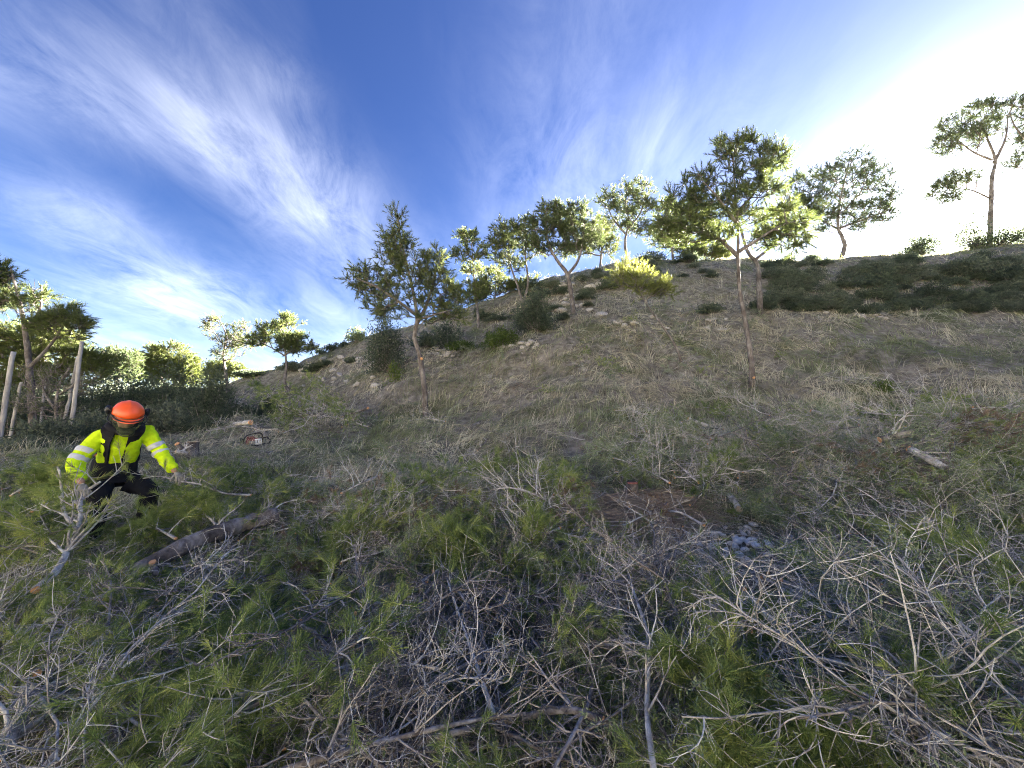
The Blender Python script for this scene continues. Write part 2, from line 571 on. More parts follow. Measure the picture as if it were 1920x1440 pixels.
M['twig'] = bark_mat('grey_twigs', (0.16, 0.142, 0.122), (0.42, 0.395, 0.36), (0.66, 0.64, 0.59), 30, 0.3, 1.0)
M['twig_dark'] = bark_mat('dark_twigs', (0.07, 0.058, 0.05), (0.20, 0.175, 0.155), (0.44, 0.41, 0.375), 30, 0.3, 1.0)
M['post'] = bark_mat('weathered_post', (0.18, 0.17, 0.155), (0.34, 0.325, 0.30), (0.48, 0.46, 0.43), 20, 0.4, 0.12)
M['cut'] = plain_mat('cut_wood', (0.60, 0.33, 0.15), 0.75, 0, 0.22, 60)
M['cut_pale'] = plain_mat('split_wood', (0.62, 0.46, 0.28), 0.75, 0, 0.2, 60)
M['stone'] = plain_mat('limestone', (0.42, 0.395, 0.36), 0.95, 0, 0.4, 5, 0.1, 0.8)


def ground_mat():
    m, k, bs = mat_base('hillside_soil')
    geo = k.add('ShaderNodeNewGeometry')
    P = geo.outputs['Position']
    n1 = k.noise(P, 0.55, 5.0, 0.6, 0.4)
    n2 = k.noise(P, 5.0, 6.0, 0.65)
    n3 = k.noise(P, 34.0, 5.0, 0.7)
    soil = k.ramp(n2, [(0.30, (0.08, 0.07, 0.055)), (0.5, (0.22, 0.20, 0.16)), (0.72, (0.40, 0.365, 0.30))])
    pale = k.ramp(n3, [(0.3, (0.24, 0.21, 0.175)), (0.7, (0.46, 0.42, 0.36))])
    green = k.ramp(n3, [(0.3, (0.085, 0.095, 0.048)), (0.7, (0.18, 0.185, 0.09))])
    c = k.mix(k.ramp(n1, [(0.52, (0, 0, 0)), (0.66, (1, 1, 1))]), soil, green)
    n4 = k.noise(P, 0.42, 4.0, 0.6, 0.8)
    c = k.mix(k.math('MULTIPLY', k.ramp(n4, [(0.60, (0, 0, 0)), (0.70, (1, 1, 1))]), 0.8), c, pale)
    k.link(c, bs.inputs['Base Color'])
    bs.inputs['Roughness'].default_value = 0.95
    bs.inputs['Specular IOR Level'].default_value = 0.05
    bp = k.add('ShaderNodeBump'); bp.inputs['Strength'].default_value = 0.9; bp.inputs['Distance'].default_value = 0.06
    k.link(k.math('ADD', n2, k.math('MULTIPLY', n3, 0.5)), bp.inputs['Height'])
    k.link(bp.outputs[0], bs.inputs['Normal'])
    return m


M['ground'] = ground_mat()

# ------------------------------------------------------------------ ground sheet
def build_ground():
    n = 360
    s = np.linspace(-1, 1, n)
    a = 5.2
    f = np.sinh(a * s) / np.sinh(a)
    gx = f * 900 + 2.0
    gy = f * 900 + 7.0
    X, Y = np.meshgrid(gx, gy)
    Z = H(X, Y)
    V = np.stack([X, Y, Z], -1).reshape(-1, 3)
    i = np.arange(n - 1)[:, None] * n + np.arange(n - 1)[None, :]
    F = np.concatenate([np.stack([i, i + 1, i + n + 1], -1).reshape(-1, 3), np.stack([i, i + n + 1, i + n], -1).reshape(-1, 3)])
    mb = MB(); mb.add(V, F)
    o = mb.build('ground', M['ground'], smooth=True)
    tag(o, 'shaded stony hillside rising to the ridge', None, None, 'structure')


build_ground()

# ------------------------------------------------------------------ trees
def grow(trunks, attract, rng, r_tip=0.006, sag=0.12, up_pen=0.6):
    """trunks: list of (points, r0, r1). attract: tip points. Returns polylines [(pts, radii)] and tips' outward directions"""
    pos = []; par = []; isT = []
    polys = []
    for k, (pts, r0, r1) in enumerate(trunks):
        pts = np.asarray(pts, float)
        ln = np.linalg.norm(np.diff(pts, axis=0), axis=1).sum()
        q = spline(pts, max(6, int(ln / 0.12)))
        rr = np.linspace(r0, r1, len(q))
        polys.append((q, rr, True))
        prev = -1 if k == 0 else int(np.argmin(((np.array(pos) - q[0]) ** 2).sum(1)))
        lo = 0.25 if k == 0 else 0.0
        for i, p in enumerate(q):
            pos.append(p); par.append(prev); prev = len(pos) - 1
            isT.append(k == 0 and i < len(q) * lo)
    pos = np.array(pos); par = list(par)
    usable = np.array([not t for t in isT])
    d0 = np.sqrt(((attract[:, None] - pos[None]) ** 2).sum(-1)).min(1)
    order = np.argsort(d0)
    path = np.zeros(len(pos))
    for i in range(1, len(pos)):
        path[i] = path[par[i]] + np.linalg.norm(pos[i] - pos[par[i]]) if par[i] >= 0 else 0
    P = pos; PAR = par; PATH = path; US = usable
    chains = []; dirs = np.zeros_like(attract)
    for a in order:
        t = attract[a]
        d = P - t
        dist = np.sqrt((d ** 2).sum(1))
        cost = dist + 0.22 * PATH + up_pen * np.maximum(0, P[:, 2] - t[2] + 0.25 * dist)
        cost[~US] += 50
        j = int(np.argmin(cost))
        s = P[j]; L = dist[j]
        n = max(3, int(L / 0.14) + 1)
        mid = (s + t) / 2 + rng.normal(0, 0.10, 3) * L
        mid[2] -= sag * L
        q = bez(s, mid, t, n + 1)
        q[1:-1] += rng.normal(0, 0.018, (n - 1, 3))
        k0 = len(P)
        P = np.concatenate([P, q[1:]])
        PAR = PAR + [j] + list(range(k0, k0 + n - 1))
        seg = np.linalg.norm(np.diff(q, axis=0), axis=1)
        PATH = np.concatenate([PATH, PATH[j] + np.cumsum(seg)])
        US = np.concatenate([US, np.ones(n, bool)])
        chains.append((j, list(range(k0, k0 + n))))
        dirs[a] = unit((q[-1] - q[-2])[None])[0]
    cnt = np.zeros(len(P))
    for j, ids in chains:
        cnt[ids[-1]] += 1
    for i in range(len(P) - 1, -1, -1):
        if PAR[i] >= 0:
            cnt[PAR[i]] += cnt[i]
    rad = r_tip * np.maximum(cnt, 1) ** 0.46
    for j, ids in chains:
        pts = P[[j] + ids]
        rr = rad[[ids[0]] + ids].copy()
        polys.append((pts, rr, False))
    return polys, dirs


def lobes_points(lobes, Y, n, rng, depth=0.85):
    """lobes: (u, v, ru, rv[, dY]) -> n points in those ellipsoids, biased outward"""
    w = np.array([l[2] * l[3] for l in lobes], float) ** 0.8; w /= w.sum()
    k = rng.choice(len(lobes), n, p=w)
    out = np.empty((n, 3))
    for i in range(n):
        l = lobes[k[i]]
        dy = l[4] if len(l) > 4 else 0.0
        c = at(l[0], l[1], Y + dy)
        s = Y / FPX
        d = rng.normal(size=3); d /= np.linalg.norm(d)
        r = rng.uniform(0.25, 1.0) ** 0.5
        out[i] = c + d * r * np.array([l[2] * s, depth * 0.5 * (l[2] + l[3]) * s, l[3] * s])
    return out


def pine(name, label, trunks, lobes, Y, seed, n_att=160, twigs=7, ned=22, nl=0.10, nw=0.0055, mat='pine', bark='bark', group=None,
         twig_len=0.26, r_tip=0.006, bare=0, depth=0.85, cones=0, cat='tree', sink=0.12, stubs=()):
    """trunks: list of ([(u, v, dY)...], r0, r1); first one is the trunk, its first point the base"""
    rng = np.random.default_rng(seed)
    T = []
    for k, (pp, r0, r1) in enumerate(trunks):
        pts = [at(p[0], p[1], Y + (p[2] if len(p) > 2 else 0)) for p in pp]
        if k == 0:   # foot of the trunk goes into the ground
            b = pts[0].copy(); g = Hs(b[0], b[1])
            b[2] = g
            pts[0] = b
            pts.insert(0, b + np.array([0, 0, -sink - 0.1]))
        T.append((pts, r0, r1))
    n_att = int(n_att * 1.5); twigs = twigs + 1; twig_len = twig_len * 1.15
    A = lobes_points(lobes, Y, n_att, rng, depth)
    ground = H(A[:, 0], A[:, 1])
    A[:, 2] = np.maximum(A[:, 2], ground + 0.25)
    polys, dirs = grow(T, A, rng, r_tip)
    base = T[0][0][1]
    root = empty(name, base, label, cat, group)
    tr = MB(); br = MB(); fo = MB()
    for k, (pts, rr, main) in enumerate(polys):
        if main:
            rr = rr.copy()
            if k == 0:
                h = np.arange(len(rr)) * 0.12
                rr *= 1 + 0.55 * np.exp(-h / 0.22)
            tr.tube(pts, rr, 9 if Y < 14 else 6, rng.uniform(0.3, 0.7, len(pts)), wob=0.12, rng=rng)
        else:
            br.tube(pts, rr, 4 if Y < 14 else 3, 0.5, cap=False)
    # twigs and tufts
    m = len(A) * twigs
    src = np.repeat(A, twigs, 0); D0 = np.repeat(dirs, twigs, 0)
    D = unit(D0 * 0.7 + rng.normal(size=(m, 3)) * 0.75 + np.array([0, 0, 0.6]))
    L = twig_len * rng.uniform(0.35, 1.2, (m, 1))
    tips = src + D * L
    midp = src + D * L * 0.5 + rng.normal(0, 0.012, (m, 3))
    for i in range(m):
        if Y < 12:
            br.tube(np.stack([src[i], midp[i], tips[i]]), [r_tip * 0.8, r_tip * 0.6, r_tip * 0.4], 3, 0.5, cap=False)
        else:
            br.tube(np.stack([src[i], tips[i]]), [r_tip * 0.8, r_tip * 0.4], 3, 0.5, cap=False)
    keep = rng.uniform(size=m) >= bare
    ct = np.repeat(rng.uniform(0.15, 0.85, len(A)), twigs)[keep]
    ends = tips[keep]; De = D[keep]
    ned = int(ned * (1.35 if Y < 15 else 1.0)); nw = nw * (1.6 if Y < 15 else 1.9); nl = nl * 1.2
    fo.needles(ends, De, rng, ned, nl, nw, 0.58, 0.15, ct)
    k2 = rng.uniform(size=len(ends)) < 0.7
    fo.needles(midp[keep][k2], De[k2], rng, max(5, ned // 3), nl, nw, 0.7, 0.08, ct[k2])
    rebase([tr, br, fo], base)
    trunk = tr.build('trunk', M[bark], root, True)
    br.build('branches', M[bark], trunk, True)
    cr = fo.build('crown', M[mat], root)
    if cones:
        for q in range(cones):
            i = rng.integers(len(A))
            c = MB(); c.tube(np.array([[0, 0, 0], [0, 0, -0.02], [0, 0, -0.055], [0, 0, -0.085]]) + (midp[i * twigs] - base), [0.008, 0.024, 0.02, 0.004], 6, 0.2)
            c.build('cone', M['twig_dark'], cr, True)
    for (u, v, dY, r) in stubs:   # pruned limb: pale sawn face
        p = at(u, v, Y + dY) - base
        c = MB(); c.tube(np.array([p + [0, 0.09, -0.01], p, p + [0.004, -0.012, 0.0]]), [r * 0.9, r, r * 0.97], 9, 0.5)
        c.build('sawn_stub', M['cut'], trunk)
    return root


def trees():
    pine('pine_tree', 'pine with a pointed airy crown and a bent pruned trunk, standing alone mid-slope',
         [([(798, 775), (795, 725), (787, 668), (777, 632), (782, 600), (776, 555), (764, 500), (750, 440), (745, 400)], 0.10, 0.018),
          ([(780, 610), (800, 570, 0.2), (815, 520, 0.3), (818, 490, 0.4)], 0.06, 0.015),
          ([(779, 590), (740, 560, -0.3), (700, 535, -0.5), (668, 522, -0.6)], 0.05, 0.012),
          ([(782, 600), (815, 590, -0.4), (850, 580, -0.6)], 0.04, 0.012)],
         [(746, 415, 12, 26), (742, 455, 30, 30), (735, 490, 40, 35), (775, 500, 42, 42), (812, 500, 30, 38), (822, 545, 38, 42), (700, 530, 40, 30), (672, 522, 25, 22),
          (760, 550, 60, 38), (846, 565, 26, 30), (705, 570, 32, 22), (735, 585, 40, 18), (812, 595, 42, 16), (855, 590, 18, 14)],
         11.0, 11, 230, 7, 22, mat='pine', cones=14, stubs=[(790, 672, -0.12, 0.04)])
    pine('pine_tree', 'tall leaning pine with broad flat-bottomed crown and long bare pale trunk on open slope',
         [([(1412, 742), (1410, 700), (1406, 655), (1396, 595), (1387, 545), (1384, 490), (1384, 440), (1379, 370), (1374, 290)], 0.088, 0.018),
          ([(1384, 480), (1350, 450, 0.2), (1315, 425, 0.3), (1280, 400, 0.4)], 0.055, 0.012),
          ([(1385, 472), (1420, 450, -0.2), (1460, 425, -0.3), (1490, 415, -0.3)], 0.05, 0.012),
          ([(1381, 400), (1415, 360, 0.2), (1438, 310, 0.3)], 0.045, 0.012),
          ([(1382, 420), (1345, 370, -0.3), (1318, 340, -0.4)], 0.04, 0.012)],
         [(1362, 283, 32, 24), (1395, 275, 22, 20), (1440, 295, 32, 28), (1475, 305, 16, 16), (1400, 335, 55, 34), (1315, 345, 42, 26), (1272, 380, 34, 26), (1340, 390, 62, 40),
          (1430, 385, 55, 42), (1480, 415, 34, 40), (1285, 425, 42, 32), (1500, 450, 24, 20), (1440, 448, 46, 16), (1350, 440, 45, 16), (1245, 430, 22, 20)],
         9.4, 12, 250, 7, 22, mat='pine', cones=14, stubs=[(1414, 708, -0.09, 0.03)])
    pine('pine_tree', 'crooked pine forking low, half hidden behind the tall leaning pine',
         [([(1424, 566), (1423, 530), (1419, 495), (1402, 472), (1392, 440), (1380, 400)], 0.12, 0.03),
          ([(1415, 488), (1460, 450), (1500, 400), (1520, 370)], 0.06, 0.015)],
         [(1515, 350, 34, 36), (1500, 400, 40, 36), (1290, 410, 40, 34), (1350, 400, 50, 40), (1525, 380, 25, 30), (1440, 420, 50, 30), (1260, 445, 30, 22)],
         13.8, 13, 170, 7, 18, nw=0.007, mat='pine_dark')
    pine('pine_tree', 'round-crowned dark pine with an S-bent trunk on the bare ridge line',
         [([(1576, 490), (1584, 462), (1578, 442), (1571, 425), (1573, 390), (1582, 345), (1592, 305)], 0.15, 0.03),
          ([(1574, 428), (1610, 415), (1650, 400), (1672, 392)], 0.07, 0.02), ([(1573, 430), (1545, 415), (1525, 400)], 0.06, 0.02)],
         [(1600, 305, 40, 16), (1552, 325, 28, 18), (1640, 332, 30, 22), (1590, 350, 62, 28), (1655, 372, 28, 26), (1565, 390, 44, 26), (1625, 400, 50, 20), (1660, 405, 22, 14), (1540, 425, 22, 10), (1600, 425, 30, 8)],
         21.0, 14, 210, 7, 16, nl=0.13, nw=0.011, twig_len=0.32, r_tip=0.010, mat='pine_silhouette', bark='bark')
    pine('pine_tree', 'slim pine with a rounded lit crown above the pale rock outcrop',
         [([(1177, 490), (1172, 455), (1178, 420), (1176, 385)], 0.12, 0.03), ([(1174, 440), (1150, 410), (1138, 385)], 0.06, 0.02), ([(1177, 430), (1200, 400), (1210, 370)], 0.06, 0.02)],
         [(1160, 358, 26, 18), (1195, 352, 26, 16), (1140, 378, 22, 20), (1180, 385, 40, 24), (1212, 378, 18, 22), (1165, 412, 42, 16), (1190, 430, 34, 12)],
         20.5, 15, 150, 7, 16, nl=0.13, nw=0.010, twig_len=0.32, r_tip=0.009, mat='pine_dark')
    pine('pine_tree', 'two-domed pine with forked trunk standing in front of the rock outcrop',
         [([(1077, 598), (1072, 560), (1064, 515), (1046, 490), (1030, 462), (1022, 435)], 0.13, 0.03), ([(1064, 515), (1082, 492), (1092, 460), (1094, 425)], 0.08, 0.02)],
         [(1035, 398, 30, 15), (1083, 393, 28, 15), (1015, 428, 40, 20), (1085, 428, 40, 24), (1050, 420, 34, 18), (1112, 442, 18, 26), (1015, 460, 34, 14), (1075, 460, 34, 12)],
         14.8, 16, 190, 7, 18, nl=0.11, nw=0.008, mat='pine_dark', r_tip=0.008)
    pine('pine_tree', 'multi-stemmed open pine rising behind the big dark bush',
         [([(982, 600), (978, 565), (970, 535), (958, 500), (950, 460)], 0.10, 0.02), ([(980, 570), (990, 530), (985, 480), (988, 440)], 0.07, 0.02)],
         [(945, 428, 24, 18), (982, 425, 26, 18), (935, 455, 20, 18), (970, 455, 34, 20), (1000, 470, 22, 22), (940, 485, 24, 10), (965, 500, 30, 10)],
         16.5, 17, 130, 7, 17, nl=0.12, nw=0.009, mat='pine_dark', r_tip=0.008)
    pine('pine_tree', 'slender thin-crowned pine left of the forked pines with dark lower trunk',
         [([(897, 615), (894, 565), (888, 510), (884, 455)], 0.10, 0.02)],
         [(880, 448, 24, 16), (886, 475, 34, 16), (858, 475, 12, 12), (885, 505, 26, 10), (895, 545, 34, 16), (880, 560, 28, 14)],
         17.2, 18, 110, 7, 17, nl=0.12, nw=0.009, r_tip=0.008)
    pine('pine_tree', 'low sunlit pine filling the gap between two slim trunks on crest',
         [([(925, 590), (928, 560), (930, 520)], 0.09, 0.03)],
         [(925, 520, 26, 24), (950, 545, 30, 20), (905, 545, 22, 20), (980, 545, 30, 20)], 21.0, 19, 110, 7, 15, nl=0.14, nw=0.011, mat='pine_sunlit', r_tip=0.008, twig_len=0.34)
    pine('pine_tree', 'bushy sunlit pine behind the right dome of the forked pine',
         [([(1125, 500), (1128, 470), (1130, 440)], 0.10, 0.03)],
         [(1122, 430, 24, 24), (1105, 460, 30, 22), (1140, 462, 24, 20), (1065, 470, 30, 14)], 21.5, 20, 120, 7, 15, nl=0.14, nw=0.011, mat='pine_sunlit', r_tip=0.008, twig_len=0.34)
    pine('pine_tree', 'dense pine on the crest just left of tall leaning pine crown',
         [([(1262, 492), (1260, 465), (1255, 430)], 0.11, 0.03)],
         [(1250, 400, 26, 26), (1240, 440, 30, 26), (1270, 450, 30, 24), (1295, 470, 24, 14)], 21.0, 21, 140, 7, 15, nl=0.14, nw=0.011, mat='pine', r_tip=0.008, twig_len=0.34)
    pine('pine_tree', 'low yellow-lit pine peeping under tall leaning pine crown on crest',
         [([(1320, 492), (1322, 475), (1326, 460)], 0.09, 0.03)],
         [(1325, 470, 34, 16), (1350, 480, 24, 10), (1300, 478, 20, 10)], 22.0, 22, 90, 7, 15, nl=0.14, nw=0.011, mat='pine_sunlit', r_tip=0.008, twig_len=0.34)
    pine('young_pine', 'young yellow-green pine leaning left on a thin bare stem mid-slope',
         [([(1278, 668), (1263, 642), (1240, 608), (1215, 575), (1200, 545)], 0.05, 0.014)],
         [(1175, 508, 26, 16), (1195, 525, 30, 14), (1215, 545, 40, 14), (1245, 545, 20, 16), (1165, 530, 18, 12)], 10.6, 23, 46, 6, 20, nl=0.10, mat='pine_young', r_tip=0.006, twig_len=0.30)
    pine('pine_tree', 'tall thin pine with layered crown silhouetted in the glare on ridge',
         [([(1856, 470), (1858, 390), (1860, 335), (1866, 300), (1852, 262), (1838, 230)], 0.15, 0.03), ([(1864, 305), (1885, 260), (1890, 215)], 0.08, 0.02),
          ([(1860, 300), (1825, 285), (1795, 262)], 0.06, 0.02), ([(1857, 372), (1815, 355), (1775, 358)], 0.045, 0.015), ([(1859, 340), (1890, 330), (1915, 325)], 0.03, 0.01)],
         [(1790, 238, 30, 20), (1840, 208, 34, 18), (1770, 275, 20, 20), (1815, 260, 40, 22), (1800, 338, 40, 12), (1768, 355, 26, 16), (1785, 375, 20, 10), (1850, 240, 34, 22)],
         19.5, 24, 170, 7, 15, nl=0.13, nw=0.010, mat='pine_silhouette', r_tip=0.009, twig_len=0.32)
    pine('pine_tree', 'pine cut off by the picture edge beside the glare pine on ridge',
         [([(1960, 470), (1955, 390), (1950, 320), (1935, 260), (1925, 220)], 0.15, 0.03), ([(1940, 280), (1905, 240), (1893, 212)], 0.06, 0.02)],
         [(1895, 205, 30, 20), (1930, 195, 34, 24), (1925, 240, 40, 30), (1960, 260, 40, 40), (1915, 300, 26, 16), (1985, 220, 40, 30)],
         19.5, 25, 150, 7, 15, nl=0.13, nw=0.010, mat='pine_silhouette', r_tip=0.009, twig_len=0.32)
    # left side
    pine('pine_tree', 'thin half-bare young pine at the foot of the stony slope',
         [([(430, 745), (424, 705), (419, 665), (424, 630), (412, 600)], 0.10, 0.02), ([(421, 650), (400, 620), (390, 598)], 0.03, 0.01), ([(423, 640), (445, 618), (460, 606)], 0.03, 0.01)],
         [(448, 615, 22, 14), (420, 640, 30, 16), (455, 640, 24, 16), (425, 665, 30, 10), (398, 608, 14, 16)], 19.0, 26, 120, 6, 13, nl=0.12, nw=0.009, mat='pine_dark', bare=0.5, r_tip=0.009, bark='bark')
    pine('pine_tree', 'umbrella-shaped young pine with sunlit top and kinked dark trunk',
         [([(548, 752), (534, 720), (537, 685), (535, 655), (540, 625)], 0.10, 0.025), ([(536, 668), (505, 650), (480, 640)], 0.04, 0.012), ([(536, 665), (560, 650), (580, 645)], 0.04, 0.012)],
         [(538, 605, 28, 14), (500, 618, 26, 16), (525, 635, 40, 14), (482, 640, 20, 14), (562, 642, 22, 12), (582, 652, 12, 8), (540, 655, 30, 8)], 17.6, 27, 140, 7, 16, nl=0.12, nw=0.009, r_tip=0.008)
    pine('pine_tree', 'big rounded bright green pine beyond the thicket',
         [([(310, 790), (308, 740), (300, 700), (298, 670)], 0.2, 0.05)],
         [(285, 672, 30, 20), (318, 668, 34, 22), (345, 688, 24, 22), (270, 695, 40, 24), (320, 700, 44, 24), (350, 708, 22, 16)], 25.0, 28, 260, 8, 16, nl=0.17, nw=0.016, mat='pine_sunlit', twig_len=0.42, r_tip=0.011)
    pine('pine_tree', 'dark open pine left of rounded bright pine',
         [([(215, 800), (218, 750), (222, 700), (225, 670)], 0.14, 0.04)],
         [(215, 668, 24, 14), (240, 680, 26, 18), (205, 690, 22, 16), (230, 705, 30, 14)], 21.0, 29, 130, 7, 15, nl=0.13, nw=0.012, mat='pine_dark', r_tip=0.009, twig_len=0.34)
    pine('pine_tree', 'small sunlit pine far behind thin half-bare young pine',
         [([(415, 745), (414, 720), (415, 700)], 0.14, 0.04)],
         [(415, 695, 24, 14), (440, 698, 18, 12), (400, 705, 16, 10)], 30.0, 30, 110, 7, 14, nl=0.2, nw=0.018, mat='pine_sunlit', r_tip=0.010, twig_len=0.4)
    pine('pine_tree', 'shaggy pine with upright candle shoots towering over grey fence posts',
         [([(55, 880), (60, 760), (52, 660), (40, 580), (20, 500)], 0.11, 0.02), ([(48, 620), (75, 580), (78, 535)], 0.04, 0.012), ([(55, 690), (100, 640), (130, 590)], 0.045, 0.012)],
         [(5, 515, 18, 22), (15, 560, 26, 14), (74, 552, 14, 18), (45, 575, 26, 12), (125, 595, 26, 16), (140, 620, 16, 22), (60, 605, 40, 14), (100, 610, 26, 12), (-30, 540, 40, 50)],
         9.2, 31, 150, 6, 18, nl=0.11, nw=0.007, mat='pine', bare=0.2)
    pine('pine_tree', 'broad sunlit yellow-green pine behind left fence posts',
         [([(95, 850), (92, 780), (85, 720), (80, 660)], 0.14, 0.03), ([(90, 740), (130, 700), (165, 680)], 0.05, 0.015)],
         [(50, 635, 50, 22), (100, 640, 44, 22), (30, 670, 44, 30), (90, 680, 50, 28), (140, 670, 30, 28), (175, 690, 22, 24), (-20, 650, 40, 40), (120, 715, 44, 16), (50, 715, 50, 18)],
         12.5, 32, 260, 7, 18, nl=0.12, nw=0.009, mat='pine_sunlit', r_tip=0.008, twig_len=0.3)
    pine('pine_tree', 'scraggy dead-branched pine between the two tall fence posts',
         [([(128, 850), (110, 800), (105, 760), (112, 720), (130, 690)], 0.05, 0.012), ([(106, 770), (85, 740), (78, 710)], 0.03, 0.008), ([(110, 740), (140, 720), (150, 700)], 0.025, 0.008)],
         [(85, 715, 40, 30), (130, 715, 40, 30), (60, 760, 40, 20), (110, 770, 50, 20)], 8.8, 33, 70, 5, 9, mat='pine', bare=0.8, bark='twig_dark', r_tip=0.005)


trees()

# ------------------------------------------------------------------ shrubs
def shrub_meshes(seed, w, h, nclump, nleaf, leaf, dark=0.0, depth=0.9):
    """leafy shrub, base at origin, w = half width, h = height"""
    rng = np.random.default_rng(seed)
    st = MB(); lf = MB()
    tips = []
    for i in range(nclump):
        d = rng.normal(size=3); d[2] = abs(d[2]) * 1.25 + 0.08; d /= np.linalg.norm(d)
        r = rng.uniform(0.35, 1.0)
        t = d * r * np.array([w, w * depth, h]) * np.array([1.05, 1, rng.uniform(0.95, 1.2)])
        tips.append(t)
        b = rng.normal(0, 0.06, 3) * w; b[2] = -0.05
        m = t * 0.5 + rng.normal(0, 0.08, 3) * w; m[2] *= 0.85
        st.tube(bez(b, m, t, 5), np.linspace(0.016, 0.005, 5) * max(0.6, w), 3, rng.uniform(0.2, 0.8), cap=False)
    tips = np.array(tips)
    P = np.repeat(tips, nleaf, 0)
    ct = np.repeat(rng.uniform(0.1, 0.8, nclump), nleaf)
    off = rng.normal(size=P.shape) * np.array([0.15 * w, 0.15 * w, 0.13 * h]) * rng.uniform(0.5, 1.15, (len(P), 1))
    P = P + off
    P[:, 2] = np.maximum(P[:, 2], 0.02)
    D = unit(unit(off) * 0.8 + rng.normal(size=P.shape) * 0.5 + np.array([0, 0, 0.5]))
    lf.leaves(P, D, rng, leaf, leaf * 0.42, np.clip(ct + rng.normal(0, 0.14, len(P)), 0, 1))
    return st, lf


def add_shrub(u, v, hw, hh, Y, label, mat='shrub', seed=0, nclump=60, nleaf=90, leaf=0.045, name='shrub', group=None, cat='shrub'):
    s = Y / FPX
    c = at(u, v, Y)
    w = hw * s; base = np.array([c[0], c[1], Hs(c[0], c[1])])
    h = max(0.25, c[2] + hh * s - base[2])
    st, lf = shrub_meshes(seed, w, h, int(nclump * 1.0), int(nleaf * 0.66), leaf * 2.0)
    root = empty(name, base, label, cat, group)
    st.build('stems', M['twig_dark'], root, True)
    lf.build('foliage', M[mat], root)
    return root


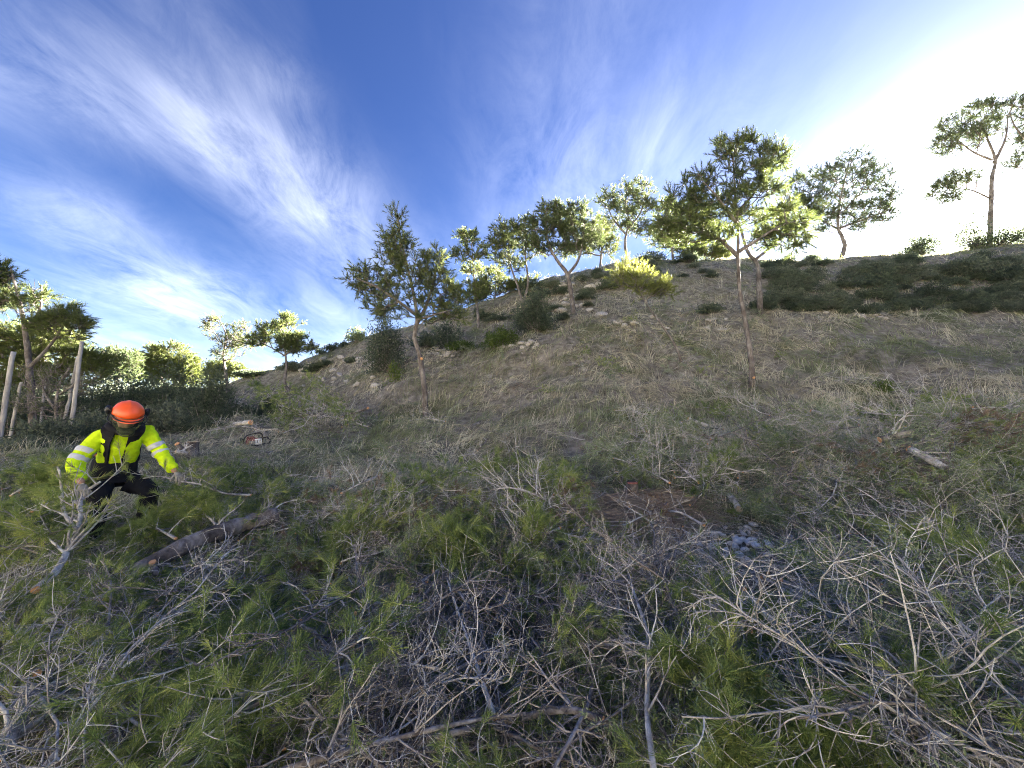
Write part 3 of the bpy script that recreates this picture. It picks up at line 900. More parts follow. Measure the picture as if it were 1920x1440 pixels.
def shrubs():
    S = [
        (725, 648, 40, 50, 14.5, 'tall dark evergreen bush behind bent pruned pine trunk', 'shrub', 90, 110, 0.045),
        (1005, 588, 42, 46, 13.9, 'large rounded dark bush at the foot of multi-stemmed pine', 'shrub', 100, 120, 0.045),
        (840, 628, 30, 24, 16.0, 'low dark bush left of slender pine trunk', 'shrub', 50, 80, 0.05),
        (868, 655, 32, 14, 15.2, 'spreading mixed-green bush just below slender pine', 'shrub_green', 50, 60, 0.05),
        (938, 634, 34, 15, 13.9, 'bright green low shrub in the middle of the slope', 'shrub_green', 60, 80, 0.045),
        (742, 690, 12, 12, 13.2, 'small green tuft beside bent pine trunk', 'shrub_green', 20, 50, 0.04),
        (390, 745, 52, 50, 12.6, 'tall dark bush below the thin half-bare young pine', 'shrub', 90, 120, 0.05),
        (322, 742, 46, 46, 14.5, 'dark grey-green bush right of helmet in the thicket', 'shrub', 80, 110, 0.055),
        (255, 745, 48, 44, 14.8, 'dark bush under the dark open pine', 'shrub', 80, 110, 0.055),
        (188, 752, 46, 48, 13.4, 'dark bush behind right tall fence post', 'shrub', 80, 110, 0.05),
        (118, 772, 52, 48, 11.4, 'leafy dark bush at foot of yellow-green pine', 'shrub', 80, 110, 0.045),
        (35, 782, 56, 52, 10.6, 'dark bush filling the gap behind left fence post', 'shrub', 80, 110, 0.045),
        (445, 775, 40, 22, 13.5, 'low dark bush spreading under umbrella-shaped pine', 'shrub', 60, 90, 0.05),
        (505, 766, 34, 18, 14.5, 'low dark bush by kinked pine trunk', 'shrub', 50, 80, 0.05),
        (300, 795, 60, 30, 9.6, 'tangled grey-green undergrowth directly behind the worker helmet', 'heath', 90, 110, 0.04),
        (205, 815, 56, 36, 8.8, 'tangled undergrowth behind worker right shoulder', 'heath', 80, 110, 0.04),
        (92, 838, 60, 40, 7.8, 'tangled undergrowth under fence posts beside the worker', 'heath', 80, 110, 0.04),
        (15, 868, 56, 40, 6.8, 'tangled undergrowth at foot of left fence post', 'heath', 80, 110, 0.035),
        (385, 806, 40, 20, 9.8, 'low dark scrub left of the chainsaw', 'shrub', 50, 90, 0.04),
        (622, 656, 20, 12, 20.5, 'small round bush on the left crest line', 'shrub', 30, 60, 0.06),
        (668, 634, 18, 18, 19.6, 'spiky grey bush on the left crest beside dark evergreen', 'rosemary', 30, 50, 0.07),
        (645, 650, 14, 8, 19.8, 'low tuft between two crest bushes', 'shrub', 20, 50, 0.06),
        (600, 662, 10, 6, 21.0, 'tiny bush at the left end of crest', 'shrub', 16, 40, 0.06),
        (1290, 514, 32, 12, 19.6, 'dark low bush on crest under leaning pine crown', 'shrub', 50, 80, 0.06),
        (1216, 492, 36, 12, 20.5, 'grey-green bush right of slim pine base on crest', 'shrub', 50, 80, 0.06),
        (1725, 462, 36, 18, 20.4, 'rounded bush alone on the skyline right of the S-bent pine', 'shrub', 60, 60, 0.07),
        (1825, 432, 40, 34, 19.6, 'open straggly bush in front of the glare on skyline', 'shrub', 50, 40, 0.07),
        (1868, 455, 52, 20, 19.3, 'wide low bush at foot of glare pine', 'shrub', 60, 70, 0.07),
        (1000, 550, 30, 14, 18.5, 'grey bush above big rounded bush', 'shrub', 40, 60, 0.06),
        (1140, 545, 22, 14, 17.0, 'small dark bush on right shoulder of rock outcrop', 'shrub', 40, 60, 0.05),
        (800, 640, 26, 16, 16.5, 'dark bush right of bent pine trunk', 'shrub', 40, 70, 0.05),
        (910, 600, 20, 14, 17.8, 'dark bush beside slender pine foot', 'shrub', 40, 60, 0.05),
        (20, 768, 50, 50, 13.0, 'dense dark bush between thick left post and slanting stake', 'heath', 110, 130, 0.06),
        (110, 775, 50, 50, 16.5, 'dense dark bush behind thin grey fence post', 'shrub', 110, 130, 0.07),
        (210, 770, 50, 48, 18.0, 'dense dark bush right of leaning fence post', 'heath', 110, 130, 0.075),
        (300, 775, 50, 45, 19.0, 'dense dark bush beneath bright pine, above helmet', 'shrub', 110, 130, 0.08),
        (370, 775, 46, 42, 21.0, 'dense dark bush left of tall dark bush', 'heath', 110, 130, 0.085),
        (60, 800, 50, 34, 16.0, 'low dense bush under scraggy dead-branched pine', 'shrub', 110, 130, 0.07),
        (150, 800, 50, 34, 20.0, 'low dense bush far behind worker shoulder', 'heath', 110, 130, 0.08),
        (250, 800, 50, 30, 24.0, 'low dense bush far behind worker helmet', 'shrub', 110, 130, 0.09),
        (330, 800, 50, 28, 26.0, 'low dense bush far right of helmet', 'heath', 110, 130, 0.1),
        (470, 745, 30, 22, 22.0, 'low dense bush at left end of bare spur', 'shrub', 110, 130, 0.085),
        (60, 760, 60, 45, 20.0, 'far dark bush behind the broad yellow-green pine', 'heath', 70, 110, 0.09),
        (165, 755, 60, 45, 22.0, 'far dark bush between right tall post and dark open pine', 'shrub', 70, 110, 0.09),
        (260, 760, 55, 45, 26.0, 'far dark bush under rounded bright pine', 'heath', 70, 110, 0.11),
        (350, 755, 50, 42, 27.0, 'far dark bush right of rounded bright pine', 'shrub', 70, 110, 0.11),
        (430, 760, 40, 36, 25.0, 'far dark bush behind the foot of thin half-bare pine', 'heath', 60, 110, 0.10),
        (-60, 770, 80, 55, 14.0, 'dark bush beyond thick pale post', 'shrub', 70, 110, 0.07),
        (1660, 740, 18, 16, 8.6, 'small green shrub among hay on right slope', 'shrub_green', 30, 50, 0.03),
    ]
    for i, (u, v, hw, hh, Y, lab, mat, nc, nl, lf) in enumerate(S):
        add_shrub(u, v, hw, hh, Y, lab, mat, 500 + i, nc, nl, lf)
    # heath covering the steep shaded bank under the right-hand ridge, and the crest further left
    protos = []
    for k in range(5):
        st, lf = shrub_meshes(700 + k, 1.0, 0.75, 46, 60, 0.13)
        a = st.mesh('stems', True); a.materials.append(M['twig_dark'])
        b = lf.mesh('foliage'); b.materials.append(M['shrub' if k < 3 else 'heath'])
        protos.append((a, b))
    rng = np.random.default_rng(77)
    NB, NC = 150, 84
    U = np.concatenate([rng.uniform(1430, 2010, NB), rng.uniform(760, 1340, NC), rng.uniform(470, 700, 12)])
    V = np.concatenate([490 + 100 * rng.uniform(0, 1, NB), rng.uniform(500, 618, NC), rng.uniform(660, 700, 12)])
    # crest: never above the skyline of the survey
    P = ground_at(U, V)
    for i, p in enumerate(P):
        if np.isnan(p[0]) or p[1] > 23.5:
            continue
        bank = i < NB
        if not bank and 1110 < U[i] < 1310 and V[i] > 540:
            continue
        s = rng.uniform(0.35, 0.75) if bank else rng.uniform(0.28, 0.62)
        root = empty('heath_shrub', (p[0], p[1], Hs(p[0], p[1]) - 0.04),
                     'low dark heath shrub on the steep shaded bank under ridge' if bank else
                     ('small grey-green shrub dotted along the rocky crest among pines' if i < NB + NC else 'small shrub on the bare left spur'),
                     'shrub', 'heath on the shaded bank' if bank else ('shrubs along the crest' if i < NB + NC else 'shrubs on the left spur'))
        root.scale = (s, s, s * rng.uniform(0.55, 1.3)); root.rotation_euler = (0, 0, rng.uniform(0, 6.28))
        a, b = protos[rng.integers(5)]
        for nm, me in (('stems', a), ('foliage', b)):
            o = bpy.data.objects.new(nm, me); o.parent = root; col.objects.link(o)


shrubs()

# ------------------------------------------------------------------ grass and hay mown on the slope
def hay():
    rng = np.random.default_rng(5)
    n = 300000
    Y = np.exp(rng.uniform(np.log(1.6), np.log(24.5), n))
    X = rng.uniform(-1.5, 1.6, n) * Y
    Z = H(X, Y)
    # swirl field: how the cut stalks were raked over
    th = 6.0 * vnoise(X / 0.9, Y / 0.9, 21) + 3.0 * vnoise(X / 0.35, Y / 0.35, 22) + rng.normal(0, 0.55, n)
    gm = vnoise(X / 1.8, Y / 1.8, 31) + 0.6 * vnoise(X / 0.5, Y / 0.5, 32)
    bare = vnoise(X / 1.1, Y / 1.1, 41) + 0.7 * vnoise(X / 0.4, Y / 0.4, 42)
    st = ground_at(1405, 1040)[0]
    keep = (np.hypot(X - st[0], Y - st[1]) > 0.42) & ((Y > 4.2) | (rng.uniform(size=n) < 0.3)) & (bare < 0.20 + 0.30 * rng.uniform(size=n)) & ~((X < -0.55 * Y) & (Y > 7.5) & (rng.uniform(size=n) < 0.6))
    X, Y, Z, th, gm = X[keep], Y[keep], Z[keep], th[keep], gm[keep]
    n = len(X)
    L = rng.uniform(0.12, 0.42, n)
    D = np.stack([np.cos(th), np.sin(th), np.zeros(n)], 1)
    P0 = np.stack([X, Y, Z - 0.01], 1)
    Pm = P0 + D * (L * 0.5)[:, None]
    P1 = P0 + D * L[:, None]
    stand = rng.uniform(size=n) < 0.16
    lift = np.where(stand, rng.uniform(0.08, 0.22, n), rng.uniform(0.015, 0.075, n))
    Pm[:, 2] = H(Pm[:, 0], Pm[:, 1]) + lift
    P1[:, 2] = H(P1[:, 0], P1[:, 1]) + np.where(stand, lift * 1.5, rng.uniform(0.0, 0.05, n))
    w = rng.uniform(0.0026, 0.0050, n) * np.clip(Y / 7, 0.7, 2.0)
    S = np.stack([-D[:, 1] * 0.8, D[:, 0] * 0.8, rng.uniform(-0.8, 0.8, n)], 1) * w[:, None]
    V = np.stack([P0 - S, P0 + S, Pm - S * 0.9, Pm + S * 0.9, P1], 1)
    F = np.array([[0, 1, 3], [0, 3, 2], [2, 3, 4]])
    green = gm + rng.normal(0, 0.22, n) > 0.02
    t = np.clip(0.5 + 0.9 * vnoise(X / 0.35, Y / 0.3, 52) + 0.7 * vnoise(X / 1.2, Y / 0.8, 51) + rng.normal(0, 0.2, n), 0, 1)
    for nm, sel, mat, lab in (('dry_grass', ~green, 'straw', 'dry straw-coloured mown grass strewn over the slope'), ('green_grass', green, 'grass', 'patches of short green grass on the slope')):
        m = int(sel.sum())
        mb = MB()
        mb.add(V[sel].reshape(-1, 3), (np.arange(m)[:, None, None] * 5 + F[None]).reshape(-1, 3), np.repeat(t[sel], 5))
        o = mb.build(nm, M[mat])
        tag(o, lab, 'grass', None, 'stuff')


hay()

# ------------------------------------------------------------------ rocks
import bmesh


def rock_mesh(seed, flat=0.7):
    rng = np.random.default_rng(seed)
    bm = bmesh.new()
    bmesh.ops.create_icosphere(bm, subdivisions=2, radius=1.0)
    cuts = [(unit(rng.normal(size=3)), rng.uniform(0.55, 0.9)) for _ in range(7)]
    for v in bm.verts:
        c = np.array(v.co)
        for nrm, d in cuts:
            k = c @ nrm - d
            if k > 0:
                c = c - nrm * k * 0.9
        c *= 1 + rng.normal(0, 0.035)
        c[2] *= flat
        v.co = c
    me = bpy.data.meshes.new('rock')
    bm.to_mesh(me); bm.free()
    me.materials.append(M['stone'])
    return me


M['white_stone'] = plain_mat('white_limestone', (0.72, 0.69, 0.64), 0.95, 0, 0.2, 9, 0.1, 0.6)
ROCKS = [rock_mesh(900 + i, 0.55 + 0.07 * (i % 4)) for i in range(7)]


def rocks():
    rng = np.random.default_rng(91)

    def put(u, v, size, label, group, name='rock', sink=0.25):
        p = ground_at(u, v)[0]
        if np.isnan(p[0]):
            return
        o = bpy.data.objects.new(name, ROCKS[rng.integers(7)])
        s = size * rng.uniform(0.7, 1.3)
        o.scale = (s, s * rng.uniform(0.6, 1.0), s * rng.uniform(0.6, 0.95))
        o.rotation_euler = (rng.normal(0, 0.25), rng.normal(0, 0.25), rng.uniform(0, 6.28))
        o.location = (p[0], p[1], Hs(p[0], p[1]) - sink * s * 0.4)
        col.objects.link(o)
        tag(o, label, 'rock', group)

    for i in range(22):
        put(rng.uniform(1015, 1150), rng.uniform(528, 592), rng.uniform(0.14, 0.34), 'pale weathered boulder of the outcrop behind the two-domed pine', 'outcrop boulders', 'boulder')
    for i in range(34):
        put(rng.uniform(560, 730), rng.uniform(672, 725), rng.uniform(0.10, 0.32), 'pale limestone rock on the bare left spur behind pruned pine', 'rocks on the left spur')
    for i in range(16):
        put(rng.uniform(800, 860), rng.uniform(650, 672), rng.uniform(0.08, 0.20), 'pale rock in the ledge right of bent pine trunk', 'rocks of the upper ledge')
    for i in range(16):
        put(rng.uniform(940, 1010), rng.uniform(640, 655), rng.uniform(0.08, 0.20), 'pale rock below the bright green low shrub', 'rocks under the green shrub')
    for i in range(26):
        put(rng.uniform(1150, 1360), rng.uniform(598, 622), rng.uniform(0.06, 0.18), 'pale rock in the band across slope behind leaning pine', 'rocks of the mid-slope band')
    for i in range(14):
        put(rng.uniform(1540, 1690), rng.uniform(578, 600), rng.uniform(0.08, 0.2), 'pale rock at the foot of shaded bank', 'rocks at the foot of the bank')
    for i in range(40):
        put(rng.uniform(560, 1500), rng.uniform(660, 900), rng.uniform(0.02, 0.055), 'small pale stone lying in the mown hay', 'stones in the hay', 'stone')


rocks()

# ------------------------------------------------------------------ fence posts
def posts():
    # (top u, v), (foot u, v), Y, diameter
    spec = [((25, 660), (-4, 840), 8.0, 0.085, 'thick pale round fence post at left picture edge'),
            ((153, 640), (130, 830), 8.4, 0.075, 'tall pale fence post with flaking bark behind the worker'),
            ((147, 668), (112, 830), 8.9, 0.065, 'leaning fence post right beside the tall flaking post'),
            ((84, 722), (72, 838), 9.6, 0.05, 'thin grey fence post in the thicket midway between tall posts'),
            ((40, 716), (12, 850), 9.2, 0.06, 'slanting grey fence stake behind the thick left post')]
    rng = np.random.default_rng(3)
    for (tu, tv), (fu, fv), Y, d, lab in spec:
        top = at(tu, tv, Y); foot = at(fu, fv, Y)
        g = Hs(foot[0], foot[1])
        foot = foot + (top - foot) * ((g - foot[2]) / (top[2] - foot[2]))
        ax = (top - foot); L = np.linalg.norm(ax); ax /= L
        root = empty('fence_post', foot, lab, 'post', None)
        mb = MB()
        t = np.linspace(-0.3, L, 16)
        pts = foot + ax * t[:, None] + rng.normal(0, 0.004, (16, 3))
        mb.tube(pts, d / 2 * np.linspace(1.08, 0.92, 16), 10, rng.uniform(0.3, 0.8, 16), wob=0.06, rng=rng)
        rebase([mb], foot); mb.build('shaft', M['post'], root, True)
        for hh in (0.35, 0.62):   # wire loops
            wr = MB()
            c = ax * L * hh
            an = np.linspace(0, 2 * np.pi, 11)
            wr.tube(np.stack([c[0] + np.cos(an) * d * 0.57, c[1] + np.sin(an) * d * 0.57, c[2] + 0 * an], 1), 0.002, 3, 0.5)
            wr.build('wire_loop', M['twig_dark'], root)


posts()

# ------------------------------------------------------------------ cut branches
def branch_parts(kind, seed, L=1.15):
    """one cut branch lying along +X from its sawn end at the origin: limb, twigs, leaves (each an MB)"""
    rng = np.random.default_rng(seed)
    limb = MB(); tw = MB(); lf = MB()
    curly = {'green': 0.5, 'bare': 1.0, 'spiky': 0.15, 'leafy': 0.25, 'dry': 0.4}[kind]
    n = 9
    ax = np.zeros((n, 3)); ax[:, 0] = np.linspace(0, L, n)
    bend = rng.uniform(-0.25, 0.25) * L; zb = rng.uniform(-0.12, 0.16) * L
    t = np.linspace(0, 1, n)
    ax[:, 1] = bend * t ** 2 + np.cumsum(rng.normal(0, 0.012 + 0.010 * curly, n))
    ax[:, 2] = zb * t ** 2 + np.cumsum(rng.normal(0, 0.010 + 0.008 * curly, n))
    r0 = {'green': 0.011, 'bare': 0.009, 'spiky': 0.010, 'leafy': 0.005, 'dry': 0.009}[kind]
    limb.tube(ax, np.linspace(r0, r0 * 0.3, n), 6, rng.uniform(0.3, 0.8, n), wob=0.1, rng=rng)
    tips = []; tdir = []; along = []; adir = []
    nl = {'green': 15, 'bare': 18, 'spiky': 21, 'leafy': 15, 'dry': 12}[kind]
    for i in range(nl):
        tt = rng.uniform(0.12, 0.98)
        k = tt * (n - 1); a = int(k); b = min(a + 1, n - 1)
        p = ax[a] * (1 - (k - a)) + ax[b] * (k - a)
        fwd = unit((ax[b] - ax[max(a - 1, 0)])[None])[0]
        sd = 1 if i % 2 else -1
        ang = rng.uniform(0.5, 1.05) if kind != 'spiky' else rng.uniform(0.7, 1.35)
        up = rng.normal(0.1, 0.45 if kind != 'green' else 0.35)
        lat = unit(np.array([[0, sd, up]]))[0]
        d = unit((fwd * math.cos(ang) + lat * math.sin(ang))[None])[0]
        ll = L * rng.uniform(0.22, 0.52) * (1.1 - 0.55 * tt) * (0.6 if kind == 'spiky' else 1)
        m = 7
        q = np.zeros((m, 3)); q[0] = p
        cur = rng.normal(0, 0.10 + 0.16 * curly); curz = rng.normal(-0.02, 0.06 + 0.12 * curly)
        dd = d.copy()
        for s_ in range(1, m):
            sidev = np.cross(dd, [0, 0, 1])
            dd = unit((dd + sidev * cur + np.array([0, 0, curz]) + rng.normal(0, 0.05 + 0.07 * curly, 3))[None])[0]
            q[s_] = q[s_ - 1] + dd * ll / (m - 1)
        rr = r0 * 0.40
        tw.tube(q, np.linspace(rr, rr * 0.35, m), 4, rng.uniform(0.25, 0.95), cap=False)
        tips.append(q[-1]); tdir.append(dd)
        for s_ in range(2, m):
            along.append(q[s_]); adir.append(unit((q[s_] - q[s_ - 1])[None])[0])
        for j in range({'green': 6, 'bare': 8, 'spiky': 7, 'leafy': 6, 'dry': 5}[kind]):
            s0 = rng.integers(1, m - 1)
            f2 = unit((q[s0 + 1] - q[s0 - 1])[None])[0]
            v2 = rng.normal(size=3); v2[2] *= 0.7
            d2 = unit((f2 * rng.uniform(0.3, 1.0) + unit(v2[None])[0] * 0.8)[None])[0]
            l2 = ll * rng.uniform(0.2, 0.5) * (0.75 if kind == 'spiky' else 1)
            mid = q[s0] + d2 * l2 * 0.5 + rng.normal(0, 0.10 * (0.3 + curly), 3) * l2
            e = q[s0] + d2 * l2 + rng.normal(0, 0.15 * curly, 3) * l2
            w = bez(q[s0], mid, e, 5)
            tw.tube(w, np.linspace(rr * 0.55, rr * 0.25, 5), 3, rng.uniform(0.25, 0.95), cap=False)
            ed = unit((w[-1] - w[-2])[None])[0]
            tips.append(w[-1]); tdir.append(ed)
            along += [w[2], w[3], w[4]]; adir += [ed, ed, ed]
    tips.append(ax[-1]); tdir.append(unit((ax[-1] - ax[-2])[None])[0])
    tips = np.array(tips); tdir = np.array(tdir)
    if kind in ('green', 'dry'):
        ct = rng.uniform(0.05, 0.8, len(tips))
        lf.needles(tips, tdir, rng, 32, 0.085, 0.0031, 0.60, 0.05, ct)
        lf.needles(tips - tdir * 0.045, tdir, rng, 14, 0.08, 0.0031, 0.75, 0.03, ct)
    elif kind == 'leafy':
        al = np.array(along); ad = np.array(adir)
        al = np.repeat(al, 9, 0) + rng.normal(0, 0.012, (len(al) * 9, 3)); ad = np.repeat(ad, 9, 0)
        lf.leaves(al, unit(ad * 0.7 + rng.normal(size=ad.shape) * 0.6), rng, 0.030, 0.006)
    elif kind == 'bare':
        keep = rng.uniform(size=len(tips)) < 0.06
        if keep.any():
            lf.needles(tips[keep], tdir[keep], rng, 24, 0.075, 0.002, 0.6, 0.04, np.full(int(keep.sum()), 0.3))
    return limb, tw, lf


PROTO = {}
MATS = {'green': ('bark', 'twig', 'cut_pine'), 'bare': ('twig', 'twig', 'cut_pine'), 'spiky': ('twig_dark', 'twig_dark', 'cut_pine'),
        'leafy': ('twig_dark', 'twig', 'rosemary'), 'dry': ('bark', 'twig_dark', 'dry_pine')}
NAMES = {'green': ('cut_pine_branch', 'needles'), 'bare': ('dead_branch', 'needles'), 'spiky': ('brushwood_branch', 'needles'),
         'leafy': ('cut_shrub_branch', 'leaves'), 'dry': ('withered_pine_branch', 'needles')}


def disc_end(r):
    mb = MB(); mb.tube(np.array([[-0.0045, 0, 0], [0.006, 0, 0]]), [r * 1.02, r * 1.03], 8, 0.5)
    return mb


for kind, cnt in (('green', 8), ('bare', 8), ('spiky', 6), ('leafy', 6), ('dry', 3)):
    PROTO[kind] = []
    for k in range(cnt):
        limb, tw, lf = branch_parts(kind, 1000 + 37 * k + len(kind))
        ms = []
        for nm, mb, mt in (('limb', limb, MATS[kind][0]), ('twigs', tw, MATS[kind][1]), (NAMES[kind][1], lf, MATS[kind][2])):
            if mb.v:
                me = mb.mesh(nm, nm != NAMES[kind][1]); me.materials.append(M[mt]); ms.append((nm, me))
        e = disc_end({'green': 0.011, 'bare': 0.009, 'spiky': 0.010, 'leafy': 0.005, 'dry': 0.009}[kind]).mesh('sawn_end'); e.materials.append(M['cut'])
        ms.append(('sawn_end', e))
        PROTO[kind].append(ms)


def place_branch(kind, p, yaw, pitch, roll, scale, label, group, rng):
    root = empty(NAMES[kind][0], p, label, 'branch', group)
    root.rotation_euler = Matrix.Rotation(yaw, 3, 'Z').to_4x4().to_3x3() .to_euler() if False else (Matrix.Rotation(yaw, 3, 'Z') @ Matrix.Rotation(-pitch, 3, 'Y') @ Matrix.Rotation(roll, 3, 'X')).to_euler()
    root.scale = (scale,) * 3
    for nm, me in PROTO[kind][rng.integers(len(PROTO[kind]))]:
        o = bpy.data.objects.new(nm, me); o.parent = root; col.objects.link(o)
    return root


def brush():
    rng = np.random.default_rng(404)
    CLEAR = [(*ground_at(u, v)[0][:2], r) for u, v, r in ((1181, 945, 0.36), (1195, 985, 0.30), (1160, 905, 0.25), (1400, 1035, 0.62), (1430, 1060, 0.45), (1395, 1075, 0.5), (1390, 1110, 0.5), (1400, 1150, 0.4), (1385, 945, 0.25), (505, 1240, 0.4), (505, 1300, 0.35), (477, 830, 0.5), (358, 860, 0.4), (250, 955, 0.34), (215, 960, 0.30), (285, 975, 0.25), (300, 1048, 0.2), (350, 1022, 0.2), (400, 1000, 0.22), (450, 985, 0.22), (85, 1090, 0.22), (110, 1060, 0.22), (130, 1025, 0.2), (148, 985, 0.18))]
    # region: u0 u1 v0 v1, thickness, {kind: (count, scale)}, phrase, main yaw (None = any)
    R = [
        ((-120, 660, 1045, 1500), 0.32, {'green': (84, 0.95), 'bare': (38, 0.95), 'spiky': (16, 0.9)}, 'in the heap below the fallen trunk', None),
        ((-100, 120, 880, 1000), 0.18, {'green': (26, 0.8), 'bare': (5, 0.7)}, 'in the fresh heap left of the worker', None),
        ((345, 520, 880, 1000), 0.14, {'green': (24, 0.75), 'bare': (5, 0.6)}, 'in the fresh heap right of the worker', None),
        ((130, 340, 985, 1040), 0.03, {'green': (14, 0.6)}, 'low in front of the worker boots', None),
        ((540, 1130, 890, 1100), 0.26, {'green': (46, 0.75), 'bare': (26, 0.75), 'dry': (7, 0.6), 'leafy': (14, 0.8)}, 'in the heap left of the old stump', None),
        ((580, 1260, 1090, 1500), 0.40, {'spiky': (62, 0.95), 'bare': (20, 0.85), 'green': (10, 0.7), 'leafy': (16, 0.8)}, 'in the dark brushwood tangle in front', None),
        ((1150, 2000, 760, 1090), 0.34, {'bare': (62, 0.85), 'leafy': (80, 0.95), 'dry': (11, 0.8), 'green': (34, 0.8), 'spiky': (44, 0.9)}, 'in the mixed heap right of the old stump', None),
        ((1230, 1580, 1130, 1500), 0.28, {'green': (26, 0.85), 'bare': (16, 0.85), 'leafy': (20, 0.9)}, 'in the heap below white stones', None),
        ((1540, 2060, 1050, 1500), 0.42, {'bare': (44, 1.0), 'green': (34, 0.9), 'leafy': (20, 0.9), 'spiky': (16, 0.9)}, 'in the grey heap right of the white stones', None),
        ((380, 1920, 700, 890), 0.05, {'bare': (26, 0.6), 'leafy': (24, 0.6), 'dry': (6, 0.6), 'spiky': (20, 0.6)}, 'strewn over the mown slope', None),
        ((620, 1560, 600, 740), 0.03, {'bare': (36, 0.7), 'leafy': (40, 0.7), 'spiky': (34, 0.8), 'green': (8, 0.7)}, 'scattered high on the slope among the hay', None),
    ]
    LAB = {'green': 'cut green pine branch ', 'bare': 'bare grey curly dead branch ', 'spiky': 'dark spiny brushwood branch ', 'leafy': 'narrow-leaved shrub cutting ', 'dry': 'withered brown pine branch '}
    for (u0, u1, v0, v1), thick, mix, phrase, yw in R:
        for kind, (cnt, scl) in mix.items():
            U = rng.uniform(u0, u1, cnt); V = rng.uniform(v0, v1, cnt)
            lifts = thick * (rng.uniform(0, 1, cnt) ** 1.3 if kind in ('green', 'leafy') else 0.45 + 0.65 * rng.uniform(0, 1, cnt))
            for u, v, lf in zip(U, V, lifts):
                p = ground_at(u, v, lf)[0]
                if np.isnan(p[0]):
                    continue
                if kind in ('green', 'leafy') and v > 930 and vnoise(np.array([p[0] / 0.55]), np.array([p[1] / 0.45]), 88)[0] < -0.17:
                    continue
                s = scl * rng.uniform(0.65, 1.25)
                yaw = rng.uniform(0, 6.283)
                d = np.array([math.cos(yaw), math.sin(yaw)])
                if any(np.hypot(p[0] - q[0], p[1] - q[1]) < q[2] * (0.6 + 0.45 * s) for q in CLEAR):
                    continue
                c = p[:2] - d * 0.5 * s          # centre the branch on the sampled spot
                if np.hypot(*c) < 1.15 or np.hypot(*(c + d * s)) < 1.15:
                    continue
                z0 = Hs(*c) + lf * 0.9 + 0.02; z1 = Hs(*(c + d * s)) + lf + 0.03
                pitch = math.atan2(z1 - z0, s) + rng.normal(0.03, 0.10)
                place_branch(kind, (c[0], c[1], z0), yaw, pitch, rng.uniform(-0.9, 0.9) + (math.pi if rng.uniform() < 0.5 else 0), s,
                             LAB[kind] + phrase, ('cuttings ' if kind == 'leafy' else 'branches ') + phrase + ', ' + {'green': 'green pine', 'bare': 'bare', 'spiky': 'spiny', 'leafy': 'narrow-leaved', 'dry': 'withered'}[kind], rng)


brush()


def litter():
    """loose twiglets between the branches: nobody could count them"""
    rng = np.random.default_rng(8)
    n = 8500
    Y = np.exp(rng.uniform(np.log(1.3), np.log(6.5), n)); X = rng.uniform(-1.5, 1.5, n) * Y
    Z = H(X, Y) + rng.uniform(0, 0.22, n) * np.clip((5 - Y) / 2, 0.15, 1)
    mb = MB()
    for i in range(n):
        L = rng.uniform(0.12, 0.5); yaw = rng.uniform(0, 6.283)
        d = np.array([math.cos(yaw), math.sin(yaw), rng.normal(0, 0.25)]) * L
        a = np.array([X[i], Y[i], Z[i]]); c = a + d
        c[2] = max(c[2], a[2] - 0.1)
        m = (a + c) / 2 + rng.normal(0, 0.16, 3) * L
        r = rng.uniform(0.0010, 0.0028)
        mb.tube(bez(a, m, c, 5), np.linspace(r, r * 0.4, 5), 3, rng.uniform(0, 1), cap=False)
    o = mb.build('twig_litter', M['twig'], smooth=True)
    tag(o, 'loose grey twigs and broken sticks between the cut branches', 'twigs', None, 'stuff')
    # fallen dry needles and leaf scraps on the floor of the heaps
    m = 36000
    Y = np.exp(rng.uniform(np.log(1.2), np.log(6.0), m)); X = rng.uniform(-1.5, 1.5, m) * Y
    P = np.stack([X, Y, H(X, Y) + rng.uniform(0.0, 0.05, m)], 1)
    D = rng.normal(size=(m, 3)); D[:, 2] *= 0.35
    nb = MB(); nb.leaves(P, unit(D), rng, 0.07, 0.004)
    o = nb.build('needle_litter', M['dry_pine'])
    tag(o, 'fallen dry pine needles on the floor of the heaps', 'needles', None, 'stuff')


litter()


